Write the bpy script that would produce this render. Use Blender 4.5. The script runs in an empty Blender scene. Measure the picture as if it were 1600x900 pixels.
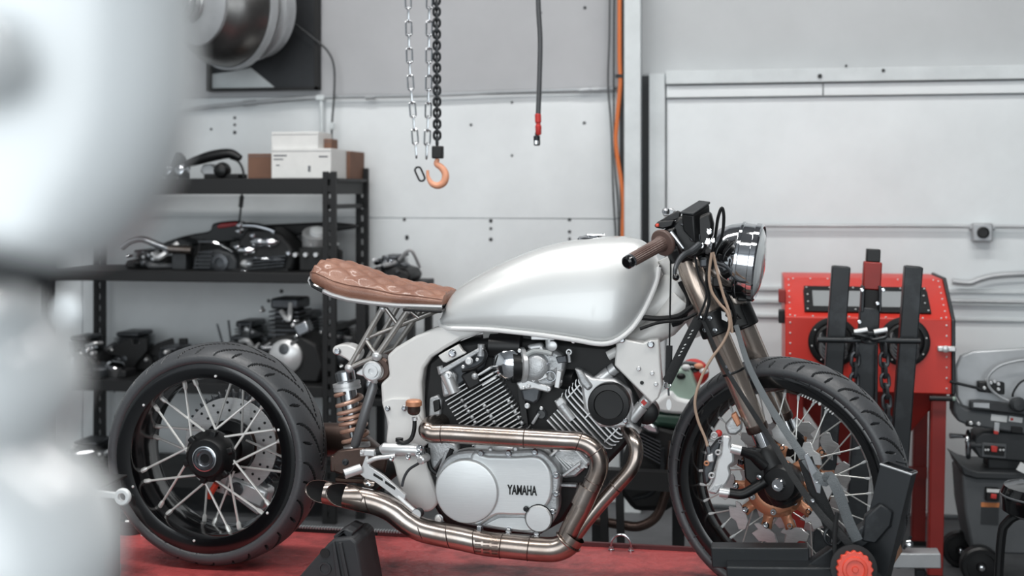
import bpy, bmesh, math, random
import numpy as np
from mathutils import Vector, Matrix
PI = math.pi
R = math.radians
rnd = random.Random(7)
S = bpy.context.scene
COL = S.collection

# ---------------------------------------------------------------- camera
F, HOR, CAM_H, PHI = 2000.0, 300.0, 1.3, R(10.5)
cs, sn = math.cos(PHI), math.sin(PHI)
cd = bpy.data.cameras.new('camera')
cam = bpy.data.objects.new('camera', cd)
COL.objects.link(cam)
cam.location = (0, 0, CAM_H)
cam.rotation_euler = (R(90), 0, PHI)
cd.sensor_width = 36
cd.lens = 36 * F / 1600
cd.shift_y = -(450 - HOR) / 1600
cd.clip_start = 0.02
cd.dof.use_dof = True
cd.dof.focus_distance = 3.22
cd.dof.aperture_fstop = 2.5
S.camera = cam
S.view_settings.view_transform = 'Standard'
S.view_settings.look = 'None'
S.view_settings.exposure = 0.0
S.view_settings.gamma = 1.0
S.view_settings.use_curve_mapping = False

# ---------------------------------------------------------------- world and lights
wd = bpy.data.worlds.new('world')
S.world = wd
wd.use_nodes = True
wd.node_tree.nodes['Background'].inputs[0].default_value = (0.86, 0.93, 1.0, 1)
wd.node_tree.nodes['Background'].inputs[1].default_value = 0.75


def area(name, loc, rot, sx, sy, power, col=(1, 1, 1)):
    ld = bpy.data.lights.new(name, 'AREA')
    ld.shape = 'RECTANGLE'
    ld.size, ld.size_y, ld.energy, ld.color = sx, sy, power, col
    o = bpy.data.objects.new(name, ld)
    o.location, o.rotation_euler = loc, rot
    COL.objects.link(o)
    return o


LAMPS = [(-2.6, 1.7), (-0.6, 1.5), (1.4, 1.7), (-1.5, 3.5), (0.7, 3.5)]
for lx, ly in LAMPS:
    area('tube_light', (lx, ly, 3.72), (0, 0, 0), 1.5, 0.28, 36, (1.0, 0.985, 0.96))
# daylight through the open gate behind the photographer
area('gate_daylight', (-0.4, -2.9, 1.8), (R(90), 0, 0), 6.0, 3.0, 150, (0.93, 0.985, 1.0))


# ---------------------------------------------------------------- helpers
def P(px, py, Y):
    """point of the plane y = Y seen at a place of the 1600x900 photograph"""
    c, v = (px - 800) / F, (HOR - py) / F
    d = Y / (c * sn + cs)
    return Vector((d * (c * cs - sn), Y, CAM_H + v * d))


def U(n, Y):
    """size in metres of n pixels at depth Y"""
    return n * Y / F * 1.01


def lin(c):
    c = c / 255.0
    return c / 12.92 if c <= 0.04045 else ((c + 0.055) / 1.055) ** 2.4


MATS = {}


def mat(name, rgb, rough=0.5, metal=0.0, var=0.0, vs=6.0, bump=0.0, bs=60.0, coat=0.0, rvar=0.0, rgb2=None, spec=0.5,
        trans=0.0, emit=0.0, thr=(0.35, 0.65), stretch=(1, 1, 1)):
    m = bpy.data.materials.new(name)
    MATS[name] = m
    m.use_nodes = True
    nt = m.node_tree
    b = nt.nodes['Principled BSDF']
    c = [lin(v) for v in rgb] + [1]
    b.inputs['Base Color'].default_value = c
    b.inputs['Roughness'].default_value = rough
    b.inputs['Metallic'].default_value = metal
    b.inputs['Coat Weight'].default_value = coat
    b.inputs['Coat Roughness'].default_value = 0.06
    b.inputs['Specular IOR Level'].default_value = spec
    if trans:
        b.inputs['Transmission Weight'].default_value = trans
    if emit:
        b.inputs['Emission Color'].default_value = c
        b.inputs['Emission Strength'].default_value = emit
    if var or rgb2 or bump or rvar:
        tc = nt.nodes.new('ShaderNodeTexCoord')
        mp = nt.nodes.new('ShaderNodeMapping')
        mp.inputs['Scale'].default_value = stretch
        gm = nt.nodes.new('ShaderNodeNewGeometry')
        nt.links.new(gm.outputs['Position'], mp.inputs['Vector'])
    if var or rgb2 or rvar:
        n = nt.nodes.new('ShaderNodeTexNoise')
        n.inputs['Scale'].default_value = vs
        n.inputs['Detail'].default_value = 7
        n.inputs['Roughness'].default_value = 0.62
        nt.links.new(mp.outputs[0], n.inputs['Vector'])
        mr = nt.nodes.new('ShaderNodeMapRange')
        mr.inputs[1].default_value, mr.inputs[2].default_value = thr
        nt.links.new(n.outputs['Fac'], mr.inputs[0])
        if var or rgb2:
            mx = nt.nodes.new('ShaderNodeMix')
            mx.data_type = 'RGBA'
            c2 = [lin(v) for v in rgb2] + [1] if rgb2 else [max(0, v * (1 - var)) for v in c[:3]] + [1]
            mx.inputs[6].default_value = c
            mx.inputs[7].default_value = c2
            nt.links.new(mr.outputs[0], mx.inputs[0])
            nt.links.new(mx.outputs[2], b.inputs['Base Color'])
        if rvar:
            m2 = nt.nodes.new('ShaderNodeMapRange')
            m2.inputs[3].default_value, m2.inputs[4].default_value = max(0.02, rough - rvar), min(1, rough + rvar)
            nt.links.new(n.outputs['Fac'], m2.inputs[0])
            nt.links.new(m2.outputs[0], b.inputs['Roughness'])
    if bump:
        n2 = nt.nodes.new('ShaderNodeTexNoise')
        n2.inputs['Scale'].default_value = bs
        n2.inputs['Detail'].default_value = 4
        nt.links.new(mp.outputs[0], n2.inputs['Vector'])
        bp = nt.nodes.new('ShaderNodeBump')
        bp.inputs['Strength'].default_value = bump
        bp.inputs['Distance'].default_value = 0.01
        nt.links.new(n2.outputs['Fac'], bp.inputs['Height'])
        nt.links.new(bp.outputs[0], b.inputs['Normal'])
    return m


mat('wall', (229, 233, 235), 0.55, var=0.14, vs=1.6, bump=0.08, bs=9)
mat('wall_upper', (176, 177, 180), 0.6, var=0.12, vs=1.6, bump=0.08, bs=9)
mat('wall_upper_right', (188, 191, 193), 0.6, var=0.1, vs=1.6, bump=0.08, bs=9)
mat('wall2', (226, 231, 233), 0.5, var=0.10, vs=2.2, bump=0.05, bs=7)
mat('wall_dark', (70, 72, 76), 0.8, var=0.2)
mat('ceiling', (150, 152, 155), 0.85, var=0.15)
mat('trim_white', (210, 216, 218), 0.45, var=0.16, vs=5, bump=0.08, bs=30)
mat('concrete', (92, 94, 97), 0.6, var=0.35, vs=3.5, rvar=0.2, bump=0.15, bs=25)
mat('lift_red', (200, 88, 88), 0.45, rgb2=(74, 36, 38), vs=6.5, rvar=0.18, bump=0.5, bs=38, thr=(0.46, 0.74))
mat('lift_dark_red', (96, 28, 32), 0.45, var=0.3)
mat('black', (16, 17, 19), 0.42, var=0.3, vs=12, spec=0.4)
mat('gloss_black', (10, 11, 13), 0.16, coat=0.4)
mat('matte_black', (15, 16, 18), 0.6, var=0.25, vs=9)
mat('steel_black', (34, 37, 40), 0.4, metal=0.35, rgb2=(72, 76, 80), vs=9, rvar=0.15, thr=(0.5, 0.85))
mat('rubber', (70, 72, 75), 0.42, var=0.2, vs=5, bump=0.1, bs=180, rvar=0.12, spec=0.55)
mat('rubber_grey', (45, 47, 50), 0.6, var=0.2, vs=14)
mat('white_paint', (226, 226, 226), 0.28, coat=0.6, var=0.03)
mat('white_frame', (220, 219, 217), 0.34, coat=0.3, var=0.05, vs=10)
mat('tank_paint', (207, 209, 209), 0.42, coat=0.7, metal=0.45, var=0.015)
mat('tank_silver', (196, 198, 198), 0.2, coat=0.8, metal=0.35)
mat('alu', (216, 217, 218), 0.36, metal=0.6, var=0.12, vs=14, rvar=0.12)
mat('alu_cast', (190, 192, 194), 0.42, metal=0.6, var=0.25, vs=22, bump=0.15, bs=240, rvar=0.1)
mat('alu_brushed', (216, 219, 220), 0.42, metal=0.7, var=0.06, vs=30, stretch=(1, 1, 12), rvar=0.08)
mat('alu_dark', (88, 91, 95), 0.42, metal=0.7, var=0.4, vs=22)
mat('chrome', (225, 227, 230), 0.07, metal=1.0)
mat('chrome_dull', (190, 193, 197), 0.2, metal=1.0, var=0.15, vs=20)
mat('pipe_steel', (180, 172, 167), 0.25, metal=1.0, rgb2=(142, 128, 119), vs=7, rvar=0.08, stretch=(1, 1, 1))
mat('weld', (120, 108, 102), 0.35, metal=1.0, var=0.4, vs=150)
mat('fork_bronze', (206, 196, 188), 0.24, metal=0.85, rgb2=(178, 162, 150), vs=4)
mat('disc_steel', (206, 206, 206), 0.34, metal=0.65, var=0.15, vs=40, stretch=(1, 1, 8))
mat('groove', (14, 14, 15), 0.8)  # black that puts the shade inside the tread grooves into the colour
mat('bronze_dark', (96, 80, 74), 0.35, metal=0.8, var=0.3, vs=12)
mat('leather', (148, 106, 87), 0.4, coat=0.25, rgb2=(126, 86, 70), vs=11, bump=0.2, bs=320, rvar=0.08)
mat('grip_brown', (96, 76, 70), 0.5, var=0.15, bump=0.1, bs=200)
mat('spring_copper', (196, 160, 142), 0.32, metal=0.35, rgb2=(170, 130, 112), vs=14)
mat('orange_anod', (196, 138, 106), 0.4, metal=0.35, var=0.1)
mat('amber', (170, 92, 52), 0.18, coat=0.5, var=0.2, trans=0.25)
mat('rod_grey', (112, 113, 115), 0.35, metal=0.5)
mat('tube_silver', (178, 174, 170), 0.3, metal=0.75, var=0.15, vs=12)
mat('spoke_silver', (220, 220, 217), 0.34, metal=0.45)
mat('red_paint', (206, 50, 38), 0.38, var=0.12, vs=4)
mat('red_dark', (142, 34, 28), 0.45, var=0.2)
mat('red_plastic', (214, 72, 52), 0.4)
mat('orange_cord', (208, 112, 56), 0.5)
mat('hook_orange', (226, 160, 128), 0.5, var=0.15, vs=30)
mat('brown_card', (118, 86, 70), 0.8, var=0.15, vs=14)
mat('white_card', (222, 222, 220), 0.7, var=0.06, vs=20)
mat('ink_grey', (96, 98, 104), 0.7)
mat('strap_grey', (98, 103, 106), 0.75, bump=0.4, bs=500)
mat('strap_black', (24, 26, 28), 0.7, bump=0.3, bs=500)
mat('beige_line', (170, 146, 128), 0.4)
mat('print_white', (214, 216, 216), 0.5)
mat('machine_light', (178, 181, 184), 0.42, metal=0.35, var=0.18, vs=6, rvar=0.1)
mat('machine_grey', (84, 87, 90), 0.5, var=0.15, vs=9)
mat('machine_dark', (48, 51, 54), 0.5, var=0.25, vs=9)
mat('warn_orange', (206, 128, 76), 0.6)
mat('warn_red', (186, 50, 46), 0.5)
mat('green_pale', (150, 172, 160), 0.35, coat=0.3)
mat('green_dark', (44, 74, 62), 0.4)
mat('foil', (172, 174, 176), 0.22, metal=1.0, bump=0.9, bs=55, var=0.2, vs=25)
mat('duct_steel', (120, 119, 118), 0.32, metal=0.9, var=0.3, vs=6, rvar=0.12)
mat('duct_dark', (58, 60, 63), 0.45, metal=0.5, var=0.3, vs=5)
mat('plastic_white', (218, 221, 222), 0.4)
mat('plastic_clear', (196, 200, 200), 0.35, trans=0.35)
mat('window_grey', (142, 146, 148), 0.2, coat=0.5)
mat('wood', (140, 104, 82), 0.7, var=0.3, vs=18)
mat('tail_red', (150, 30, 34), 0.2, coat=0.6)
mat('lens', (228, 233, 235), 0.12, coat=1.0, trans=0.15)
mat('pearl', (226, 230, 232), 0.3, coat=0.8, var=0.02)
mat('grey_soft', (150, 156, 160), 0.5)
mat('lamp_tube', (255, 252, 246), 0.5, emit=5.0)


class MB:
    def __init__(s):
        s.v, s.f = [], []

    def add(s, vs, fs):
        n = len(s.v)
        s.v.extend(Vector(v) for v in vs)
        s.f.extend([tuple(i + n for i in f) for f in fs])
        return s

    def box(s, c, size, rot=None):
        x, y, z = (d / 2 for d in size)
        vs = [Vector(p) for p in ((-x, -y, -z), (x, -y, -z), (x, y, -z), (-x, y, -z), (-x, -y, z), (x, -y, z), (x, y, z), (-x, y, z))]
        if rot is not None:
            vs = [rot @ v for v in vs]
        c = Vector(c)
        return s.add([c + v for v in vs], [(0, 3, 2, 1), (4, 5, 6, 7), (0, 1, 5, 4), (1, 2, 6, 5), (2, 3, 7, 6), (3, 0, 4, 7)])

    def span(s, a, b):
        a, b = Vector(a), Vector(b)
        return s.box((a + b) / 2, [abs(b[i] - a[i]) for i in range(3)])

    def bar(s, a, b, w, h, side=(0, 1, 0)):
        """square bar from a to b; h is measured along side"""
        a, b = Vector(a), Vector(b)
        t = (b - a).normalized()
        sd = Vector(side)
        sd = (sd - t * sd.dot(t)).normalized()
        u = t.cross(sd)
        m = Matrix((t, sd, u)).transposed()
        return s.box((a + b) / 2, ((b - a).length, h, w), m)

    def tube(s, pts, r, n=12, closed=False, caps=True, flat=1.0, up=None):
        pts = [Vector(p) for p in pts]
        k = len(pts)
        rs = r if isinstance(r, (list, tuple)) else [r] * k
        tan = []
        for i in range(k):
            a = pts[i - 1] if (i or closed) else pts[i]
            b = pts[(i + 1) % k] if (i < k - 1 or closed) else pts[i]
            t = b - a
            tan.append(t.normalized() if t.length > 1e-9 else Vector((1, 0, 0)))
        ref = Vector(up) if up is not None else (Vector((0, 0, 1)) if abs(tan[0].z) < 0.9 else Vector((0, 1, 0)))
        nrm = (ref - tan[0] * ref.dot(tan[0])).normalized()
        vs, fs = [], []
        for i in range(k):
            if up is not None:
                q = Vector(up)
                nrm = (q - tan[i] * q.dot(tan[i])).normalized()
            else:
                nrm = (nrm - tan[i] * nrm.dot(tan[i])).normalized()
            bi = tan[i].cross(nrm)
            for j in range(n):
                a = 2 * PI * j / n
                vs.append(pts[i] + (nrm * math.cos(a) * flat + bi * math.sin(a)) * rs[i])
        for i in range(k if closed else k - 1):
            i2 = (i + 1) % k
            for j in range(n):
                j2 = (j + 1) % n
                fs.append((i * n + j, i * n + j2, i2 * n + j2, i2 * n + j))
        if caps and not closed:
            fs.append(tuple(range(n - 1, -1, -1)))
            fs.append(tuple((k - 1) * n + j for j in range(n)))
        return s.add(vs, fs)

    def lathe(s, prof, o, axis=(0, -1, 0), n=32, caps=True):
        o, ax = Vector(o), Vector(axis).normalized()
        ref = Vector((0, 0, 1)) if abs(ax.z) < 0.9 else Vector((1, 0, 0))
        e1 = (ref - ax * ref.dot(ax)).normalized()
        e2 = ax.cross(e1)
        vs, fs = [], []
        for r, h in prof:
            for j in range(n):
                a = 2 * PI * j / n
                vs.append(o + ax * h + (e1 * math.cos(a) + e2 * math.sin(a)) * max(r, 1e-5))
        for i in range(len(prof) - 1):
            for j in range(n):
                j2 = (j + 1) % n
                fs.append((i * n + j, i * n + j2, (i + 1) * n + j2, (i + 1) * n + j))
        if caps:
            fs.append(tuple(range(n - 1, -1, -1)))
            k = len(prof) - 1
            fs.append(tuple(k * n + j for j in range(n)))
        return s.add(vs, fs)

    def prism(s, pts, vec):
        pts = [Vector(p) for p in pts]
        vec = Vector(vec)
        n = len(pts)
        fs = [tuple(range(n)), tuple(range(2 * n - 1, n - 1, -1))]
        fs += [(i, (i + 1) % n, n + (i + 1) % n, n + i) for i in range(n)]
        return s.add(pts + [p + vec for p in pts], fs)

    def grid(s, fn, nu, nv, cu=False, cv=False):
        vs = [fn(i / (nu if cu else nu - 1), j / (nv if cv else nv - 1)) for i in range(nu) for j in range(nv)]
        fs = []
        for i in range(nu if cu else nu - 1):
            for j in range(nv if cv else nv - 1):
                i2, j2 = (i + 1) % nu, (j + 1) % nv
                fs.append((i * nv + j, i2 * nv + j, i2 * nv + j2, i * nv + j2))
        return s.add(vs, fs)

    def ball(s, c, r, n=16, sc=(1, 1, 1), rot=None):
        c = Vector(c)
        k = n // 2
        vs, fs = [], []
        for i in range(k + 1):
            t = PI * i / k
            for j in range(n):
                a = 2 * PI * j / n
                p = Vector((r * sc[0] * max(math.sin(t), 1e-4) * math.cos(a), r * sc[1] * max(math.sin(t), 1e-4) * math.sin(a), r * sc[2] * math.cos(t)))
                vs.append(c + (rot @ p if rot is not None else p))
        for i in range(k):
            for j in range(n):
                j2 = (j + 1) % n
                fs.append((i * n + j, (i + 1) * n + j, (i + 1) * n + j2, i * n + j2))
        return s.add(vs, fs)

    def torus(s, c, axis, R_, r, n=32, m=8):
        c, ax = Vector(c), Vector(axis).normalized()
        ref = Vector((0, 0, 1)) if abs(ax.z) < 0.9 else Vector((1, 0, 0))
        e1 = (ref - ax * ref.dot(ax)).normalized()
        e2 = ax.cross(e1)
        return s.tube([c + (e1 * math.cos(2 * PI * i / n) + e2 * math.sin(2 * PI * i / n)) * R_ for i in range(n)], r, m, closed=True)

    def build(s, name, m, parent=None, bevel=0.0, angle=35, origin=None, seg=2, solid=0.0, sub=0, norm=True):
        me = bpy.data.meshes.new(name)
        lo = Vector([min(v[i] for v in s.v) for i in range(3)])
        hi = Vector([max(v[i] for v in s.v) for i in range(3)])
        og = Vector(origin) if origin is not None else (lo + hi) / 2
        if origin is None and parent is None:
            og.z = lo.z
        me.from_pydata([v - og for v in s.v], [], s.f)
        if norm:
            bm = bmesh.new()
            bm.from_mesh(me)
            bmesh.ops.recalc_face_normals(bm, faces=bm.faces)
            bm.to_mesh(me)
            bm.free()
        me.shade_smooth()
        me.set_sharp_from_angle(angle=R(angle))
        me.materials.append(MATS[m])
        o = bpy.data.objects.new(name, me)
        place(o, og, parent)
        if solid:
            md = o.modifiers.new('solid', 'SOLIDIFY')
            md.thickness, md.offset = solid, -1
        if sub:
            md = o.modifiers.new('sub', 'SUBSURF')
            md.levels = md.render_levels = sub
        if bevel:
            md = o.modifiers.new('bevel', 'BEVEL')
            md.width, md.segments, md.limit_method, md.angle_limit = bevel, seg, 'ANGLE', R(40)
            md.use_clamp_overlap = True
            md.harden_normals = False
        return o


WL = {}


def place(o, world, parent=None):
    COL.objects.link(o)
    w = Vector(world)
    WL[o.name] = w
    if parent is not None:
        o.parent = parent
        o.location = w - WL[parent.name]
    else:
        o.location = w
    return o


def inst(src, world, parent=None, rot=None, scale=None, name=None):
    o = src.copy()
    if name:
        o.name = name
    for k in list(o.keys()):
        del o[k]
    o.parent = None
    place(o, world, parent)
    if rot is not None:
        o.rotation_euler = rot.to_euler() if isinstance(rot, Matrix) else rot
    if scale is not None:
        o.scale = scale if not isinstance(scale, (int, float)) else (scale,) * 3
    return o


def tag(o, label, cat, group=None):
    o['label'], o['category'] = label, cat
    if group:
        o['group'] = group
    return o


def thing(name, label, cat, loc, group=None):
    o = bpy.data.objects.new(name, None)
    o.empty_display_size = 0.05
    place(o, loc)
    return tag(o, label, cat, group)


def struct(o):
    o['kind'] = 'structure'
    return o


def stuff(o):
    o['kind'] = 'stuff'
    return o


def spl(pts, k=6, closed=False):
    """smooth curve through the points"""
    pts = [Vector(p) for p in pts]
    n = len(pts)
    out = []
    for i in range(n if closed else n - 1):
        p0 = pts[i - 1] if (i or closed) else pts[0] * 2 - pts[1]
        p1, p2 = pts[i], pts[(i + 1) % n]
        p3 = pts[(i + 2) % n] if (i + 2 < n or closed) else pts[-1] * 2 - pts[-2]
        for j in range(k):
            t = j / k
            out.append(0.5 * (2 * p1 + (p2 - p0) * t + (2 * p0 - 5 * p1 + 4 * p2 - p3) * t * t + (3 * p1 - p0 - 3 * p2 + p3) * t ** 3))
    if not closed:
        out.append(pts[-1])
    return out


def PP(pts, Y):
    return [P(q[0], q[1], q[2] if len(q) > 2 else Y) for q in pts]


def plate(pts, Y, th, name, m, parent, bevel=0.003, seg=2, smooth=False):
    """plate cut to an outline given in photograph places on the plane y = Y, th deep"""
    q = PP(pts, Y)
    if smooth:
        q = spl(q, 5, True)
    return MB().prism(q, (0, th, 0)).build(name, m, parent, bevel=bevel, seg=seg)


def pipe(pts, Y, r, name, m, parent, n=12, k=6, smooth=True, caps=True, solid=0.0):
    q = PP(pts, Y)
    if smooth:
        q = spl(q, k)
    return MB().tube(q, r, n, caps=caps).build(name, m, parent, solid=solid)


PROTO = {}


def bolt(px, py, Y, rp, parent, m='chrome_dull', name='bolt'):
    """a cap-head bolt looking at the camera side"""
    if m not in PROTO:
        b = MB().lathe([(1.0, 0), (1.0, 0.35), (0.85, 0.45), (0.78, 0.5), (0.78, 1.0), (0.68, 1.1), (0.42, 1.1), (0.40, 0.7), (0.0, 0.7)], (0, 0, 0), (0, -1, 0), 14)
        b.v = [v * 0.01 for v in b.v]
        PROTO[m] = b.build(name, m, parent, origin=(0, 0, 0))
        o = PROTO[m]
        w = P(px, py, Y)
        WL[o.name] = w
        o.location = w - WL[parent.name]
    else:
        o = inst(PROTO[m], P(px, py, Y), parent, name=name)
    k = U(rp, Y) / 0.01
    o.scale = (k, min(k, 0.8), k)
    return o


def text_mesh(txt, size, depth=0.001, shear=0.0, font=None):
    cu = bpy.data.curves.new('lettering', 'FONT')
    cu.body, cu.size, cu.extrude, cu.shear = txt, size, depth, shear
    cu.align_x, cu.align_y = 'CENTER', 'CENTER'
    cu.resolution_u = 3
    cu.offset = size * 0.03
    o = bpy.data.objects.new('lettering_curve', cu)
    COL.objects.link(o)
    bpy.context.view_layer.update()
    dg = bpy.context.evaluated_depsgraph_get()
    me = bpy.data.meshes.new_from_object(o.evaluated_get(dg))
    bpy.data.objects.remove(o)
    return me

# ================================================================ the room
WY = 5.34          # back wall
fl = struct(MB().span((-5.2, -3.2, -0.1), (3.6, WY + 0.1, 0)).build('floor', 'concrete'))
wb = struct(MB().span((-5.2, WY + 0.012, 0), (3.6, WY + 0.2, 4.0)).build('wall_back', 'wall'))
struct(MB().span((-5.3, -3.2, 0), (-5.2, WY + 0.2, 4.0)).build('wall_left', 'wall'))
struct(MB().span((3.6, -3.2, 0), (3.7, WY + 0.2, 4.0)).build('wall_right', 'wall_dark'))
struct(MB().span((-5.3, -3.2, 4.0), (3.7, WY + 0.2, 4.1)).build('ceiling', 'ceiling'))

# painted sheet panels of the back wall, with open joints between them
xs = [-5.2, P(560, 300, WY).x - 1.3, P(975, 300, WY).x]
zs = [0.0, P(650, 562, WY).z, P(650, 341, WY).z, P(650, 149, WY).z, 4.0]
for i in range(len(xs) - 1):
    for j in range(len(zs) - 1):
        if j >= 2 and i == 1:
            pass
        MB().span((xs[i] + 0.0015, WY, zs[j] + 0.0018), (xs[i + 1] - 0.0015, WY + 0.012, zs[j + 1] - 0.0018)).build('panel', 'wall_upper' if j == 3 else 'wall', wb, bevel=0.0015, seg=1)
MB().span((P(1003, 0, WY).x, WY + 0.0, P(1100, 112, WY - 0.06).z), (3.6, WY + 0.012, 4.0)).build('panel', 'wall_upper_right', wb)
MB().span((P(1003, 0, WY).x, WY + 0.0, 0.0), (3.6, WY + 0.012, P(1100, 112, WY - 0.06).z - 0.003)).build('panel', 'wall2', wb)
# screw heads and old holes
for px, py, r in ((767, 345, 3), (767, 357, 2.4), (767, 374, 3), (636, 370, 3), (636, 397, 2.8), (890, 343, 2.6), (890, 362, 2.6), (890, 373, 2.4), (367, 184, 2.4), (367, 195, 2.4),
                  (367, 207, 3), (330, 202, 2), (914, 12, 2.6), (913, 192, 2.4), (736, 195, 2.2), (632, 343, 2.6), (636, 372, 3), (800, 160, 2), (800, 243, 2), (845, 20, 2),
                  (1258, 246, 2.4), (1260, 260, 3), (1350, 250, 2.6), (1545, 283, 4), (1560, 275, 3), (1574, 282, 3.4), (1587, 270, 3.6), (1206, 298, 2.5), (1240, 228, 2.4), (1283, 207, 2),
                  (1560, 288, 3), (420, 470, 3), (440, 455, 3.4), (410, 480, 2)):
    MB().lathe([(U(r, WY), 0), (U(r, WY), 0.003), (U(r * 0.6, WY), 0.005)], P(px, py, WY), (0, -1, 0), 8).build('screw', 'machine_dark', wb)

# steel column
c0, c1 = P(975, 0, WY - 0.16).x, P(1001, 0, WY - 0.16).x
col = struct(MB().span((c0, WY - 0.16, 0), (c1, WY - 0.145, 4.0)).span((c0 + 0.03, WY - 0.145, 0), (c0 + 0.042, WY, 4.0)).build('trim_1', 'trim_white', bevel=0.003))
struct(MB().span((c0 - 0.025, WY - 0.09, 0), (c0 - 0.008, WY - 0.07, 4)).build('column_gap_shade', 'machine_dark'))  # dark strip standing in for the shadow gap beside the column
struct(MB().span((P(1003, 0, WY).x, WY - 0.006, 0), (P(1015, 0, WY).x, WY + 0.002, P(1010, 118, WY).z)).build('gate_gap_shade', 'machine_dark'))  # dark strip standing in for the shaded recess between column and jamb
# sliding gate: jamb, header, top strip, leaf
jx0, jx1 = P(1014, 0, WY - 0.06).x, P(1039, 0, WY - 0.06).x
hz0, hz1 = P(1100, 131, WY - 0.06).z, P(1100, 110, WY - 0.06).z
struct(MB().span((jx0, WY - 0.06, 0), (jx1, WY, hz1 - 0.01)).build('trim_4', 'trim_white', bevel=0.003))
hd = struct(MB().span((jx1 + 0.004, WY - 0.075, hz0), (3.6, WY, hz1)).build('trim_5', 'trim_white', bevel=0.002))
for px, py, r in ((1281, 119, 3.4), (1322, 103, 2), (1380, 110, 2.4)):
    MB().lathe([(U(r, WY), 0), (U(r, WY), 0.004)], P(px, py, WY - 0.076), (0, -1, 0), 10).build('screw', 'black', hd)
d1 = struct(MB().span((jx1 + 0.006, WY - 0.035, 0.02), (3.6, WY - 0.005, P(1100, 152, WY - 0.05).z - 0.004)).build('door_1', 'wall2', bevel=0.002))
mx = P(1286, 0, WY - 0.05).x
for a, b in ((jx1 + 0.006, mx - 0.002), (mx + 0.002, 3.6)):
    MB().span((a, WY - 0.055, P(1100, 152, WY - 0.05).z), (b, WY - 0.02, hz0 - 0.005)).build('top_strip', 'wall2', d1, bevel=0.002)
# horizontal rails on the gate
for py, th in ((452, 6), (472, 5), (495, 5)):
    MB().span((jx1 + 0.01, WY - 0.05, P(1300, py, WY - 0.05).z - U(th, WY) / 2), (3.6, WY - 0.034, P(1300, py, WY - 0.05).z + U(th, WY) / 2)).build('rail', 'trim_white', d1, bevel=0.002)

# ceiling lamps (above the picture, they light the room)
for i, (lx, ly) in enumerate(LAMPS):
    t = thing('ceiling_lamp', ['ceiling batten lamp over the left foreground', 'ceiling batten lamp over the middle foreground', 'ceiling batten lamp over the right foreground', 'ceiling batten lamp over the rear wheel side of the lift', 'ceiling batten lamp over the front wheel side of the lift'][i], 'lamp', (lx, ly, 3.74), 'ceiling batten lamps')
    MB().span((lx - 0.78, ly - 0.17, 3.76), (lx + 0.78, ly + 0.17, 3.84)).build('housing', 'trim_white', t, bevel=0.01)
    MB().span((lx - 0.6, ly - 0.02, 3.84), (lx - 0.56, ly + 0.02, 4.0)).build('hanger', 'machine_light', t)
    MB().span((lx + 0.56, ly - 0.02, 3.84), (lx + 0.6, ly + 0.02, 4.0)).build('hanger', 'machine_light', t)
    for s_ in (-0.08, 0.08):
        MB().tube([(lx - 0.75, ly + s_, 3.745), (lx + 0.75, ly + s_, 3.745)], 0.013, 10).build('tube', 'lamp_tube', t)

# ---------------------------------------------------------------- conduits, cords, hoses
YW = WY - 0.03
t = thing('wall_conduit', 'grey conduit pipe running across the wall under the duct opening', 'conduit', P(620, 150, YW))
pipe([(-160, 226), (0, 206), (200, 182), (300, 170), (400, 160), (500, 152), (650, 149), (800, 143), (950, 138.5), (960, 138)], YW, U(3.2, WY), 'pipe', 'machine_light', t, 10)
for a, b in (((380, 162), (400, 160)), ((572, 152), (586, 151)), ((905, 141), (920, 140)), ((925, 140), (937, 139.5))):
    MB().tube(PP([a, b], YW), U(4.6, WY), 12).build('coupling', 'machine_light', t)
MB().box(P(501, 153, YW), (U(14, WY), 0.03, U(9, WY))).build('tee_box', 'trim_white', t, bevel=0.004)
pipe([(502, 153), (503, 205), (504, 262)], YW, U(3.4, WY), 'drop_pipe', 'trim_white', t, 10)
t = thing('duct_cable', 'thin dark cable looping from the duct opening down the wall', 'cable', P(515, 200, YW - 0.03))
pipe([(430, 10), (455, 32), (490, 60), (512, 80), (522, 105), (522, 150), (519, 190), (518, 230)], YW - 0.03, U(1.7, WY), 'cable', 'machine_dark', t, 8)
MB().box(P(519, 197, YW - 0.03), (0.02, 0.02, 0.03)).build('clip', 'trim_white', t, bevel=0.003)
t = thing('gate_conduit', 'thin grey conduit across the white gate with an outlet box', 'conduit', P(1400, 353, WY - 0.06))
pipe([(1170, 352.5), (1400, 353), (1700, 355)], WY - 0.06, U(2.6, WY), 'pipe', 'machine_light', t, 8, smooth=False)
q = P(1534, 363, WY - 0.06)
MB().box(q, (U(28, WY), 0.05, U(27, WY))).build('outlet_box', 'machine_light', t, bevel=0.006)
MB().lathe([(U(8.5, WY), 0.0), (U(8.5, WY), 0.012), (U(7, WY), 0.014), (U(6.5, WY), 0.006), (0, 0.006)], q + Vector((0, -0.025, 0)), (0, -1, 0), 20).build('socket', 'black', t)
for px in (1517, 1551):
    MB().tube(PP([(px - 3, 355.5), (px + 3, 355.5)], WY - 0.06), U(4.5, WY), 10).build('fitting', 'machine_light', t)
t = thing('lower_conduit', 'grey flexible conduit bending behind the red cabinet', 'conduit', P(1540, 440, WY - 0.07))
pipe([(1488, 440), (1515, 442), (1530, 437), (1555, 431), (1600, 428), (1680, 426)], WY - 0.07, U(4.5, WY), 'pipe', 'machine_light', t, 8)
pipe([(1480, 470), (1700, 474)], WY - 0.07, U(3, WY), 'lower_pipe', 'machine_light', t, 8, smooth=False)
t = thing('orange_cord', 'orange extension cord hanging down the white column', 'cord', P(967, 364, WY - 0.14))
pipe([(968, -60), (968, 0), (968, 90), (969, 130), (964, 190), (962, 220), (966, 255), (971, 285), (974, 320), (973, 364), (972, 470)], WY - 0.14, U(3.3, WY), 'cord', 'orange_cord', t, 10)
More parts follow.
